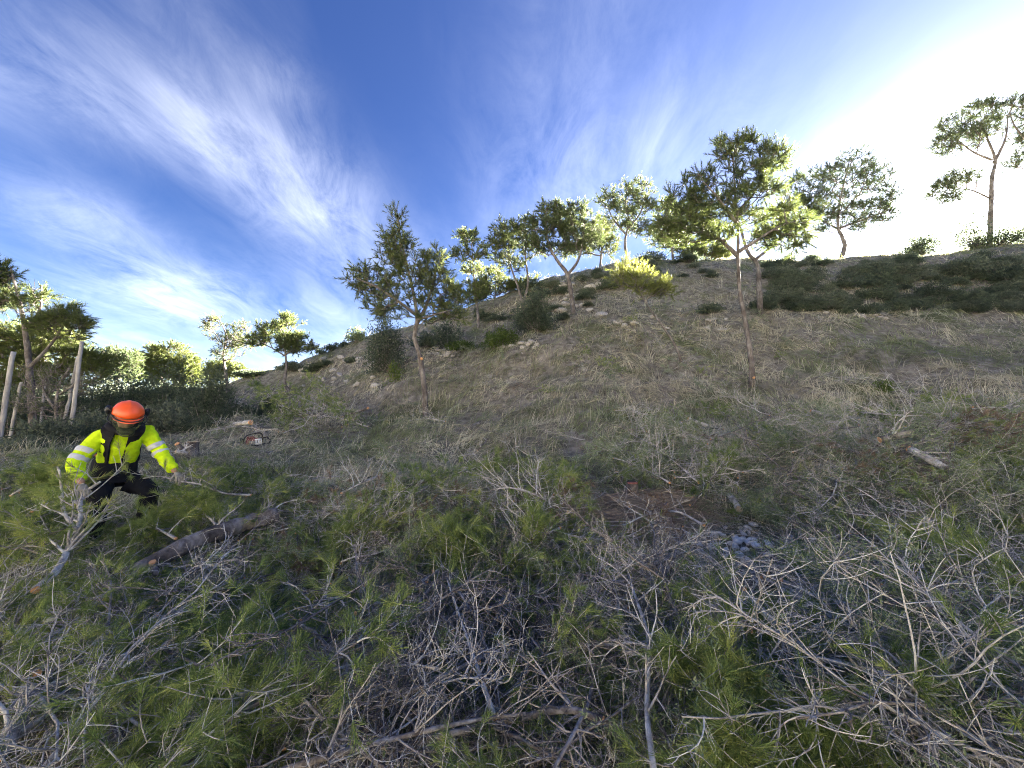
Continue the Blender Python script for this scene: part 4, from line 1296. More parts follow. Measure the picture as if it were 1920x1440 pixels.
def custom(name, label, path, r0, r1, seed, nlat=10, ll=0.35, kind='bare', tuft=0.0, bark='twig', cut=True, cat='branch', droop=-0.02, curl=0.14, cutmat='cut', tufts=None, sides=8, surf=None):
    """a particular branch: surveyed path (u, v, Y); laterals of length ll"""
    rng = np.random.default_rng(seed)
    if surf:   # lies on the heap rather than under it
        path = [(p[0], p[1], min(p[2], max(1.25, float(ground_at(p[0], p[1], surf)[0][1])))) if len(p) == 3 else p for p in path]
    P = np.array([at(*p) if len(p) == 3 else p[0] for p in path])
    ln = np.linalg.norm(np.diff(P, axis=0), axis=1).sum()
    q = spline(P, max(8, int(ln / 0.06)))
    n = len(q)
    rr = np.linspace(r0, r1, n) * (1 + rng.normal(0, 0.05, n))
    base = q[0]
    root = empty(name, base, label, cat)
    limb = MB(); limb.tube(q, rr, sides, rng.uniform(0.2, 0.8, n), wob=0.10, rng=rng)
    tw = MB(); lf = MB(); tips = []; td = []
    for i in range(nlat):
        k = int(rng.uniform(0.15, 0.98) * (n - 2)) + 1
        f = unit((q[min(k + 1, n - 1)] - q[k - 1])[None])[0]
        v = rng.normal(size=3); v -= f * (v @ f); v = unit(v[None])[0]
        if v[2] < -0.3: v = -v
        d = unit((f * rng.uniform(0.3, 0.9) + v)[None])[0]
        L = ll * rng.uniform(0.5, 1.2)
        m = 8; w = np.zeros((m, 3)); w[0] = q[k]; cur = rng.normal(0, curl)
        for s_ in range(1, m):
            d = unit((d + np.cross(d, [0, 0, 1]) * cur + np.array([0, 0, droop]) + rng.normal(0, 0.10, 3))[None])[0]
            w[s_] = w[s_ - 1] + d * L / (m - 1)
        r = max(0.003, min(rr[k] * 0.5, 0.011))
        tw.tube(w, np.linspace(r, r * 0.35, m), 5, rng.uniform(0.3, 0.95), cap=False)
        tips.append(w[-1]); td.append(d)
        for j in range(rng.integers(3, 7)):
            s0 = rng.integers(2, m - 1)
            d2 = unit((unit((w[s0] - w[s0 - 1])[None])[0] * 0.7 + unit(rng.normal(size=(1, 3)))[0] * 0.8)[None])[0]
            l2 = L * rng.uniform(0.2, 0.55)
            z = bez(w[s0], w[s0] + d2 * l2 * 0.5 + rng.normal(0, 0.12, 3) * l2, w[s0] + d2 * l2, 5)
            tw.tube(z, np.linspace(r * 0.5, r * 0.2, 5), 3, rng.uniform(0.3, 0.95), cap=False)
            tips.append(z[-1]); td.append(unit((z[-1] - z[-2])[None])[0])
    if tips:
        tips = np.array(tips); td = np.array(td)
        k = rng.uniform(size=len(tips)) < tuft
        if k.any():
            ct = rng.uniform(0.35, 1.0, int(k.sum()))
            lf.needles(tips[k], td[k], rng, 38, 0.095, 0.0032, 0.50, 0.06, ct)
            lf.needles(tips[k] - td[k] * 0.05, td[k], rng, 20, 0.09, 0.0032, 0.65, 0.04, ct)
    rebase([limb, tw, lf], base)
    lo = limb.build('limb', M[bark], root, True)
    if tw.v: tw.build('twigs', M['twig' if bark != 'twig_dark' else 'twig_dark'], root, True)
    if lf.v: lf.build('needles', M['cut_pine'], root)
    if cut:
        ax = unit((q[1] - q[0])[None])[0]
        e = MB(); e.tube(np.stack([ax * 0.008, -ax * 0.006]), [r0 * 1.0, r0 * 0.97], 10, 0.5)
        e.build('sawn_end', M[cutmat], lo)
    return root


# ------------------------------------------------------------------ the worker
PB = np.array([-4.15, 4.0])
PF = np.array([0.716, -0.698, 0.0])          # the way he faces
PS = np.array([0.698, 0.716, 0.0])           # his left
UPV = np.array([0.0, 0, 1])


def atp(u, v, df):
    r = ray(u, v)
    k = (df + PB @ PF[:2]) / (r[:2] @ PF[:2])
    return np.array([0, 0, CAMZ]) + r * k


def skin(name, verts, edges, radii, mat, parent, root=0, sub=2, origin=None, wrinkle=0.0, seed=0):
    """skeleton -> one continuous surface"""
    me = bpy.data.meshes.new(name)
    o3 = np.zeros(3) if origin is None else np.asarray(origin)
    me.from_pydata([tuple(np.asarray(v) - o3) for v in verts], edges, [])
    ob = bpy.data.objects.new(name, me)
    col.objects.link(ob)
    md = ob.modifiers.new('skin', 'SKIN')
    md.use_smooth_shade = True
    sv = me.skin_vertices[0].data
    for i, r in enumerate(radii):
        sv[i].radius = r if isinstance(r, tuple) else (r, r)
        sv[i].use_root = (i == root)
    sb = ob.modifiers.new('sub', 'SUBSURF'); sb.levels = sub; sb.render_levels = sub
    dg = bpy.context.evaluated_depsgraph_get()
    m2 = bpy.data.meshes.new_from_object(ob.evaluated_get(dg))
    ob.modifiers.clear()
    ob.data = m2
    m2.materials.clear(); m2.materials.append(mat)
    n = len(m2.vertices)
    if wrinkle and n:
        co = np.empty(n * 3, np.float32); m2.vertices.foreach_get('co', co); co = co.reshape(-1, 3)
        no = np.empty(n * 3, np.float32); m2.vertices.foreach_get('normal', no); no = no.reshape(-1, 3)
        w = vnoise(co[:, 0] / 0.05 + co[:, 2] / 0.11, co[:, 1] / 0.05 - co[:, 2] / 0.04, seed) + 0.5 * vnoise(co[:, 0] / 0.025, co[:, 2] / 0.022, seed + 1)
        co = co + no * (w * wrinkle)[:, None]
        m2.vertices.foreach_set('co', co.ravel().astype(np.float32))
    m2.polygons.foreach_set('use_smooth', np.ones(len(m2.polygons), bool))
    m2.update()
    if parent is not None:
        ob.parent = parent
    return ob


def bm_obj(name, bm, mat, parent=None, smooth=True, bevel=0.0, seg=2):
    if bevel:
        bmesh.ops.bevel(bm, geom=list(bm.edges), offset=bevel, segments=seg, affect='EDGES', profile=0.5)
    bmesh.ops.recalc_face_normals(bm, faces=bm.faces)
    me = bpy.data.meshes.new(name); bm.to_mesh(me); bm.free()
    me.materials.append(mat)
    if smooth:
        me.polygons.foreach_set('use_smooth', np.ones(len(me.polygons), bool))
    o = bpy.data.objects.new(name, me); col.objects.link(o)
    if parent is not None:
        o.parent = parent
    return o


def box_bm(sx, sy, sz, c=(0, 0, 0), taper=1.0):
    bm = bmesh.new()
    bmesh.ops.create_cube(bm, size=1.0)
    for v in bm.verts:
        k = taper if v.co.z > 0 else 1.0
        v.co = (v.co.x * sx * k + c[0], v.co.y * sy * k + c[1], v.co.z * sz + c[2])
    return bm


def fabric(name, c, vary=0.12, rough=0.85):
    return plain_mat(name, c, rough, 0, vary, 16, 0.15, 0.35)


M['hivis'] = fabric('lime_hi_vis_cloth', (0.60, 0.88, 0.015), 0.22)
M['reflect'] = plain_mat('silver_reflective_tape', (0.52, 0.54, 0.57), 0.45, 0.0, 0.06, 60, 0.5)
M['navy'] = fabric('dark_navy_cloth', (0.012, 0.013, 0.019), 0.3)
M['strap'] = fabric('black_webbing', (0.016, 0.016, 0.02), 0.25)
M['orange'] = plain_mat('orange_helmet_plastic', (0.95, 0.12, 0.02), 0.35, 0, 0.05, 30, 0.5)
M['black'] = plain_mat('black_plastic', (0.016, 0.016, 0.018), 0.45, 0, 0.15, 30, 0.4)
M['skin'] = plain_mat('skin', (0.48, 0.27, 0.19), 0.55, 0, 0.1, 60, 0.35)
M['glove'] = fabric('pale_leather_glove', (0.36, 0.33, 0.27), 0.25)
M['boot'] = plain_mat('black_boot_leather', (0.02, 0.018, 0.016), 0.6, 0, 0.3, 30, 0.3)
M['redtape'] = plain_mat('red_belt', (0.45, 0.05, 0.02), 0.6, 0, 0.1, 30, 0.3)
M['hair'] = plain_mat('dark_hair', (0.03, 0.022, 0.016), 0.6, 0, 0.2, 60, 0.3)


def visor_mat():
    m, k, bs = mat_base('steel_mesh_visor')
    bs.inputs['Base Color'].default_value = (0.08, 0.10, 0.05, 1)
    bs.inputs['Roughness'].default_value = 0.5
    tr = k.add('ShaderNodeBsdfTransparent')
    mx = k.add('ShaderNodeMixShader'); mx.inputs[0].default_value = 0.52
    k.link(bs.outputs[0], mx.inputs[1]); k.link(tr.outputs[0], mx.inputs[2])
    k.link(mx.outputs[0], k.n.get('Material Output').inputs[0])
    return m


M['visor'] = visor_mat()


def hand_chain(wrist, d, across, palm_n, curl, r=0.0105):
    """wrist position, forearm direction d, across = towards the thumb, palm_n = the way the palm faces"""
    V = [wrist, wrist + d * 0.045, wrist + d * 0.085]
    E = [(0, 1), (1, 2)]
    R = [0.026, (0.032, 0.020), (0.036, 0.019)]
    lens = [0.078, 0.088, 0.082, 0.064]
    for i in range(4):
        off = across * (0.030 - 0.020 * i)
        k = wrist + d * (0.095 - 0.004 * abs(i - 1)) + off
        V.append(k); E.append((2, len(V) - 1)); R.append(r * 1.15)
        prev = len(V) - 1; dd = d.copy(); p = k
        for j, f in enumerate((0.45, 0.32, 0.23)):
            a = curl * (0.55 + 0.35 * j) * (1 + 0.06 * i)
            dd = unit((dd * math.cos(a) + palm_n * math.sin(a))[None])[0]
            p = p + dd * lens[i] * f
            V.append(p); E.append((prev, len(V) - 1)); R.append(r * (1.0 - 0.12 * j)); prev = len(V) - 1
    td = unit((d * 0.55 + across * 0.7 + palm_n * 0.45)[None])[0]
    p = wrist + d * 0.035 + across * 0.022
    V.append(p); E.append((1, len(V) - 1)); R.append(r * 1.3); prev = len(V) - 1
    for f in (0.034, 0.030, 0.024):
        td = unit((td + d * 0.25 + palm_n * 0.25)[None])[0]
        p = p + td * f
        V.append(p); E.append((prev, len(V) - 1)); R.append(r * 1.05); prev = len(V) - 1
    return V, E, R


JO = {}


def person():
    J = JO
    J['pelvis'] = atp(213, 893, -0.18); J['waist'] = atp(216, 868, -0.08); J['chest'] = atp(226, 838, 0.06); J['neck'] = atp(234, 806, 0.19)
    J['head'] = atp(238, 785, 0.28)
    J['rs'] = atp(188, 815, 0.07); J['re'] = atp(140, 868, 0.16); J['rw'] = atp(153, 908, 0.36)
    J['ls'] = atp(277, 812, 0.07); J['le'] = atp(303, 852, 0.14); J['lw'] = atp(330, 886, 0.34)
    J['rh'] = atp(195, 897, -0.20); J['lh'] = atp(233, 897, -0.20)
    J['lk'] = atp(281, 918, 0.14); J['la'] = atp(270, 985, -0.06)
    J['rk'] = atp(187, 925, 0.14); J['ra'] = atp(176, 992, -0.10)
    base = (J['la'] + J['ra']) / 2; base[2] = Hs(base[0], base[1])
    for k in ('la', 'ra'):     # soles on the ground
        g = Hs(J[k][0], J[k][1]); J[k] = J[k].copy(); J[k][2] = g + 0.10
    root = empty('person', base, 'worker in lime hi-vis top and orange helmet bending to gather pine branches', 'person')
    o = base
    mid = lambda a, b, t=0.5: J[a] * (1 - t) + J[b] * t
    # body: one continuous figure
    bc = J['neck'] * 0.5 + J['chest'] * 0.5
    V = [J['pelvis'], J['waist'], bc, J['neck'], J['head'],
         J['rs'], J['re'], J['rw'], J['ls'], J['le'], J['lw'], J['rh'], J['rk'], J['ra'], J['lh'], J['lk'], J['la'],
         J['ra'] + PF * 0.15 + UPV * -0.06, J['la'] + PF * 0.15 + UPV * -0.06]
    E = [(0, 1), (1, 2), (2, 3), (3, 4), (2, 5), (5, 6), (6, 7), (2, 8), (8, 9), (9, 10), (0, 11), (11, 12), (12, 13), (0, 14), (14, 15), (15, 16), (13, 17), (16, 18)]
    R = [(0.05, 0.05), (0.07, 0.06), (0.085, 0.07), 0.048, 0.08, 0.040, 0.038, 0.027, 0.040, 0.038, 0.027, 0.04, 0.04, 0.035, 0.04, 0.04, 0.035, 0.03, 0.03]
    skin('body', V, E, R, M['skin'], root, 0, 2, o)
    # head with face, looking down at the branches
    hd = unit((PF * 0.80 - UPV * 0.42 + PS * 0.10)[None])[0]      # gaze
    hu = unit((UPV - hd * (UPV @ hd))[None])[0]; hs = np.cross(hu, hd)
    hc = J['head'] + hu * 0.01
    bm = bmesh.new(); bmesh.ops.create_uvsphere(bm, u_segments=28, v_segments=20, radius=1.0)
    for v in bm.verts:
        x, y, z = v.co            # x side, y front, z up
        fx = 0.076 * (1 - 0.22 * max(0, -z) ** 1.5); fy = 0.098
        px, py, pz = x * fx, y * fy, z * 0.118
        if y > 0:
            py += 0.026 * math.exp(-((x / 0.16) ** 2 + ((z + 0.16) / 0.20) ** 2)) * (1 if z > -0.42 else 0.4)       # nose
            py += 0.010 * math.exp(-((x / 0.30) ** 2 + ((z + 0.52) / 0.09) ** 2))                                   # lips
            py -= 0.012 * math.exp(-(((abs(x) - 0.40) / 0.17) ** 2 + ((z - 0.02) / 0.13) ** 2))                     # eye sockets
            py += 0.012 * math.exp(-((x / 0.3) ** 2 + ((z + 0.85) / 0.14) ** 2))                                    # chin
            py += 0.006 * math.exp(-(((z - 0.20) / 0.09) ** 2)) * (abs(x) < 0.7)                                    # brow
        v.co = Vector(hc + hs * px + hd * py + hu * pz - o)
    bm_obj('head', bm, M['skin'], root)
    for sd in (-1, 1):
        e = bmesh.new(); bmesh.ops.create_uvsphere(e, u_segments=10, v_segments=8, radius=0.0125)
        for v in e.verts: v.co = v.co + Vector(hc + hs * sd * 0.031 + hd * 0.076 + hu * 0.004 - o)
        bm_obj('eye', e, M['black'], root)
        e = bmesh.new(); bmesh.ops.create_uvsphere(e, u_segments=10, v_segments=8, radius=1)
        for v in e.verts:
            x, y, z = v.co; v.co = Vector(hc + hs * (sd * 0.079 + x * 0.010) + hd * (y * 0.018 - 0.005) + hu * (z * 0.032 - 0.005) - o)
        bm_obj('ear', e, M['skin'], root)
    h = bmesh.new(); bmesh.ops.create_uvsphere(h, u_segments=18, v_segments=12, radius=1)
    for v in h.verts:
        x, y, z = v.co
        v.co = Vector(hc + hs * x * 0.080 + hd * (y * 0.088 - 0.022) + hu * (z * 0.100 + 0.016) - o)
    bm_obj('hair', h, M['hair'], root)
    # trousers
    V = [J['pelvis'], J['waist'] * 0.55 + J['pelvis'] * 0.45, J['rh'], mid('rh', 'rk'), J['rk'], mid('rk', 'ra'), J['ra'] + UPV * 0.03,
         J['lh'], mid('lh', 'lk'), J['lk'], mid('lk', 'la'), J['la'] + UPV * 0.03]
    E = [(0, 1), (0, 2), (2, 3), (3, 4), (4, 5), (5, 6), (0, 7), (7, 8), (8, 9), (9, 10), (10, 11)]
    R = [(0.165, 0.14), (0.155, 0.125), 0.12, 0.105, 0.092, 0.085, 0.075, 0.11, 0.105, 0.092, 0.085, 0.075]
    skin('trousers', V, E, R, M['navy'], root, 0, 2, o, 0.012, 61)
    # hi-vis top
    rcuff = mid('re', 'rw', 0.88); lcuff = mid('le', 'lw', 0.90)
    uc = J['neck'] * 0.55 + J['chest'] * 0.45
    V = [J['waist'] * 0.75 + J['pelvis'] * 0.25, J['waist'], J['chest'], uc, J['neck'] * 0.95 + J['chest'] * 0.05,
         uc * 0.5 + J['rs'] * 0.5, J['rs'], mid('rs', 're'), J['re'], mid('re', 'rw'), rcuff,
         uc * 0.5 + J['ls'] * 0.5, J['ls'], mid('ls', 'le'), J['le'], mid('le', 'lw'), lcuff]
    E = [(0, 1), (1, 2), (2, 3), (3, 4), (3, 5), (5, 6), (6, 7), (7, 8), (8, 9), (9, 10), (3, 11), (11, 12), (12, 13), (13, 14), (14, 15), (15, 16)]
    R = [(0.135, 0.115), (0.145, 0.115), (0.165, 0.125), (0.15, 0.115), 0.07, 0.105, 0.092, 0.078, 0.07, 0.062, 0.055, 0.105, 0.092, 0.078, 0.07, 0.062, 0.055]
    skin('hi_vis_top', V, E, R, M['hivis'], root, 2, 3, o, 0.018, 71)
    # two silver bands on each sleeve
    for a, b, ts in (('rs', 're', (0.60, 0.86)), ('ls', 'le', (0.62, 0.92))):
        d = unit((J[b] - J[a])[None])[0]
        for t in ts:
            c = J[a] * (1 - t) + J[b] * t
            mb = MB()
            q = c + d * np.linspace(-0.026, 0.026, 4)[:, None]
            mb.tube(q, np.array([0.0765, 0.079, 0.078, 0.0745]) - (t - 0.6) * 0.012, 20, 0.5, cap=False)
            rebase([mb], o); mb.build('reflective_band', M['reflect'], root, True)
    # harness: shoulder straps meeting the bib, belt, back plate
    fwd = unit((PF * 0.75 + UPV * 0.45)[None])[0]
    for sd, sh in ((-1, 'rs'), (1, 'ls')):
        top = J['neck'] * 0.50 + J[sh] * 0.50 + UPV * 0.065 - PF * 0.03
        p = [top - PF * 0.12 - UPV * 0.01, top + UPV * 0.012, J['neck'] * 0.35 + J['chest'] * 0.65 + PS * sd * 0.100 + fwd * 0.185, J['chest'] * 0.35 + J['waist'] * 0.65 + PS * sd * 0.085 + fwd * 0.205, J['waist'] * 0.6 + J['pelvis'] * 0.4 + PS * sd * 0.075 + fwd * 0.19]
        q = spline(p, 18)
        mb = MB()
        tan = unit(np.gradient(q, axis=0)); nn = unit(q - (J['chest'] * 0.6 + J['waist'] * 0.4)); ww = unit(np.cross(tan, nn))
        w = np.linspace(0.062, 0.050, 18)[:, None]
        Vv = np.stack([q - ww * w, q + ww * w, q + ww * w + nn * 0.02, q - ww * w + nn * 0.02], 1)
        F = []
        for i in range(17):
            for j in range(4):
                a = i * 4 + j; b = i * 4 + (j + 1) % 4
                F += [(a, b, b + 4), (a, b + 4, a + 4)]
        mb.add(Vv, np.array(F)); rebase([mb], o); mb.build('harness_strap', M['strap'], root)
    bib = MB()
    c0 = J['waist'] * 0.55 + J['pelvis'] * 0.45 + fwd * 0.02
    q = np.array([c0 + UPV * 0.15 + fwd * 0.03, c0 + UPV * 0.06 + fwd * 0.015, c0 - UPV * 0.05, c0 - UPV * 0.14])
    bib.tube(q, [0.162, 0.172, 0.178, 0.172], 20, 0.5, cap=False); rebase([bib], o); bib.build('bib', M['navy'], root, True)
    bl = MB(); c1 = c0 + UPV * 0.135 + fwd * 0.03
    bl.tube(np.array([c1 + UPV * 0.012, c1 - UPV * 0.012]), [0.166, 0.168], 20, 0.5, cap=False); rebase([bl], o); bl.build('belt', M['redtape'], root, True)
    bk = box_bm(0.34, 0.13, 0.42)
    ob = bm_obj('back_pad', bk, M['strap'], root, True, 0.05, 3)
    ob.location = Vector(J['chest'] * 0.6 + J['waist'] * 0.4 - PF * 0.15 + UPV * 0.06 - o)
    ob.rotation_euler = (0.6, 0, math.atan2(PS[1], PS[0]))
    col_ = MB()
    nk = J['neck'] + UPV * 0.0
    an = np.linspace(0, 2 * np.pi, 22)
    ring = nk[None] + np.cos(an)[:, None] * PS * 0.112 + np.sin(an)[:, None] * (PF * 0.092 - UPV * 0.045) + UPV * 0.03
    col_.tube(ring, 0.042, 8, 0.5); rebase([col_], o); col_.build('collar', M['strap'], root, True)
    # helmet with ear defenders and mesh visor
    hel = hc + hu * 0.058 + hd * 0.004
    hb = bmesh.new(); bmesh.ops.create_uvsphere(hb, u_segments=36, v_segments=20, radius=1)
    bmesh.ops.delete(hb, geom=[v for v in hb.verts if v.co.z < -0.12], context='VERTS')
    for v in hb.verts:
        x, y, z = v.co
        rid = 0.007 * math.exp(-(x / 0.10) ** 2) * max(0, z) + 0.004 * math.exp(-((abs(x) - 0.45) / 0.12) ** 2) * max(0, z)
        r = 1 + (0.05 if z < 0.0 else 0)
        v.co = Vector(hel + hs * x * 0.116 * r + hd * y * 0.140 * r + hu * (z * 0.118 + rid) - o)
    ho = bm_obj('helmet', hb, M['orange'], root)
    sm = ho.modifiers.new('thick', 'SOLIDIFY'); sm.thickness = 0.004
    br = MB()   # brim
    n = 22; th = np.linspace(math.radians(18), math.radians(162), n)
    ins = np.stack([hel + hs * math.cos(a) * 0.118 + hd * math.sin(a) * 0.143 - hu * 0.012 for a in th])
    outw = np.stack([hel + hs * math.cos(a) * 0.126 + hd * (math.sin(a) * 0.150 + 0.032 * max(0, math.sin(a)) ** 2) - hu * 0.028 for a in th])
    Vv = np.concatenate([ins, outw, ins - hu * 0.006, outw - hu * 0.006]); F = []
    for i in range(n - 1):
        for a, b in ((0, n), (2 * n, 3 * n)):
            F += [(a + i, a + i + 1, b + i + 1), (a + i, b + i + 1, b + i)]
        F += [(n + i, n + i + 1, 3 * n + i + 1), (n + i, 3 * n + i + 1, 3 * n + i)]
    br.add(Vv, np.array(F)); rebase([br], o); br.build('brim', M['orange'], ho, True)
    for sd in (-1, 1):
        e = bmesh.new(); bmesh.ops.create_uvsphere(e, u_segments=16, v_segments=12, radius=1)
        cc = hel + hs * sd * 0.138 - hd * 0.035 + hu * (0.012 if sd < 0 else -0.01)
        for v in e.verts:
            x, y, z = v.co; v.co = Vector(cc + hs * x * 0.026 + hd * y * 0.038 + hu * z * 0.048 - o)
        em = bm_obj('ear_muff', e, M['black'], root)
        a = MB()
        a.tube(spline([hel + hs * sd * 0.118 + hu * 0.02 + hd * 0.02, hel + hs * sd * 0.150 + hu * 0.045 - hd * 0.02, cc + hs * sd * 0.024], 8), 0.006, 5, 0.5)
        a.tube(spline([hel + hs * sd * 0.122 - hu * 0.005, hel + hs * sd * 0.142 - hu * 0.05 + hd * 0.05, hel + hs * sd * 0.118 - hu * 0.06 + hd * 0.11], 8), 0.005, 5, 0.5)
        rebase([a], o); a.build('visor_arm', M['black'], em, True)
    vz = MB(); n = 17; m = 6
    th = np.linspace(math.radians(8), math.radians(172), n); hh = np.linspace(-0.022, -0.185, m)
    G = np.stack([[hel + hs * math.cos(a) * (0.122 - 0.10 * (z_ + 0.02) ** 2 * 20) + hd * (math.sin(a) * 0.125 + 0.045) + hu * (z_ + 0.03 * (1 - math.sin(a))) for a in th] for z_ in hh])
    Vv = G.reshape(-1, 3); F = []
    for i in range(m - 1):
        for j in range(n - 1):
            a = i * n + j; F += [(a, a + 1, a + n + 1), (a, a + n + 1, a + n)]
    vz.add(Vv, np.array(F)); rebase([vz], o)
    vo = vz.build('visor', M['visor'], ho, True)
    fr = MB()
    fr.tube(np.concatenate([G[:, 0], G[-1], G[::-1, -1]]), 0.0045, 5, 0.5); fr.tube(G[0], 0.007, 5, 0.5); rebase([fr], o); fr.build('visor_frame', M['black'], ho, True)
    # gloved hands closing on the branches
    dR = unit((J['rw'] - J['re'])[None])[0]; dR = unit((dR + PF * 0.5 - UPV * 0.2)[None])[0]
    pn = unit(np.cross(dR, PS)[None])[0]
    if pn @ UPV > 0: pn = -pn
    V, E, R = hand_chain(J['rw'], dR, PS, pn, 1.0)
    skin('glove', V, E, R, M['glove'], root, 1, 2, o)
    JO['rgrip'] = J['rw'] + dR * 0.115 + pn * 0.035
    dL = unit((J['lw'] - J['le'])[None])[0]; dL = unit((dL + PF * 0.4)[None])[0]
    pn = unit(np.cross(dL, PS - PF * 0.4)[None])[0]
    if pn @ UPV > 0: pn = -pn
    V, E, R = hand_chain(J['lw'], dL, -unit((PS - PF * 0.3 - UPV * 0.2)[None])[0], pn, 1.05)
    skin('glove', V, E, R, M['glove'], root, 1, 2, o)
    JO['lgrip'] = J['lw'] + dL * 0.115 + pn * 0.035
    # wrists bare between cuff and glove come from the body mesh; boots
    for k in ('ra', 'la'):
        V = [J[k] + UPV * 0.08, J[k], J[k] - UPV * 0.045 + PF * 0.04, J[k] - UPV * 0.06 + PF * 0.16, J[k] - UPV * 0.055 - PF * 0.05]
        skin('boot', V, [(0, 1), (1, 2), (2, 3), (1, 4)], [0.07, 0.062, 0.056, 0.045, 0.048], M['boot'], root, 1, 2, o)
    return root


person()


def pt(p):
    return (np.asarray(p),)


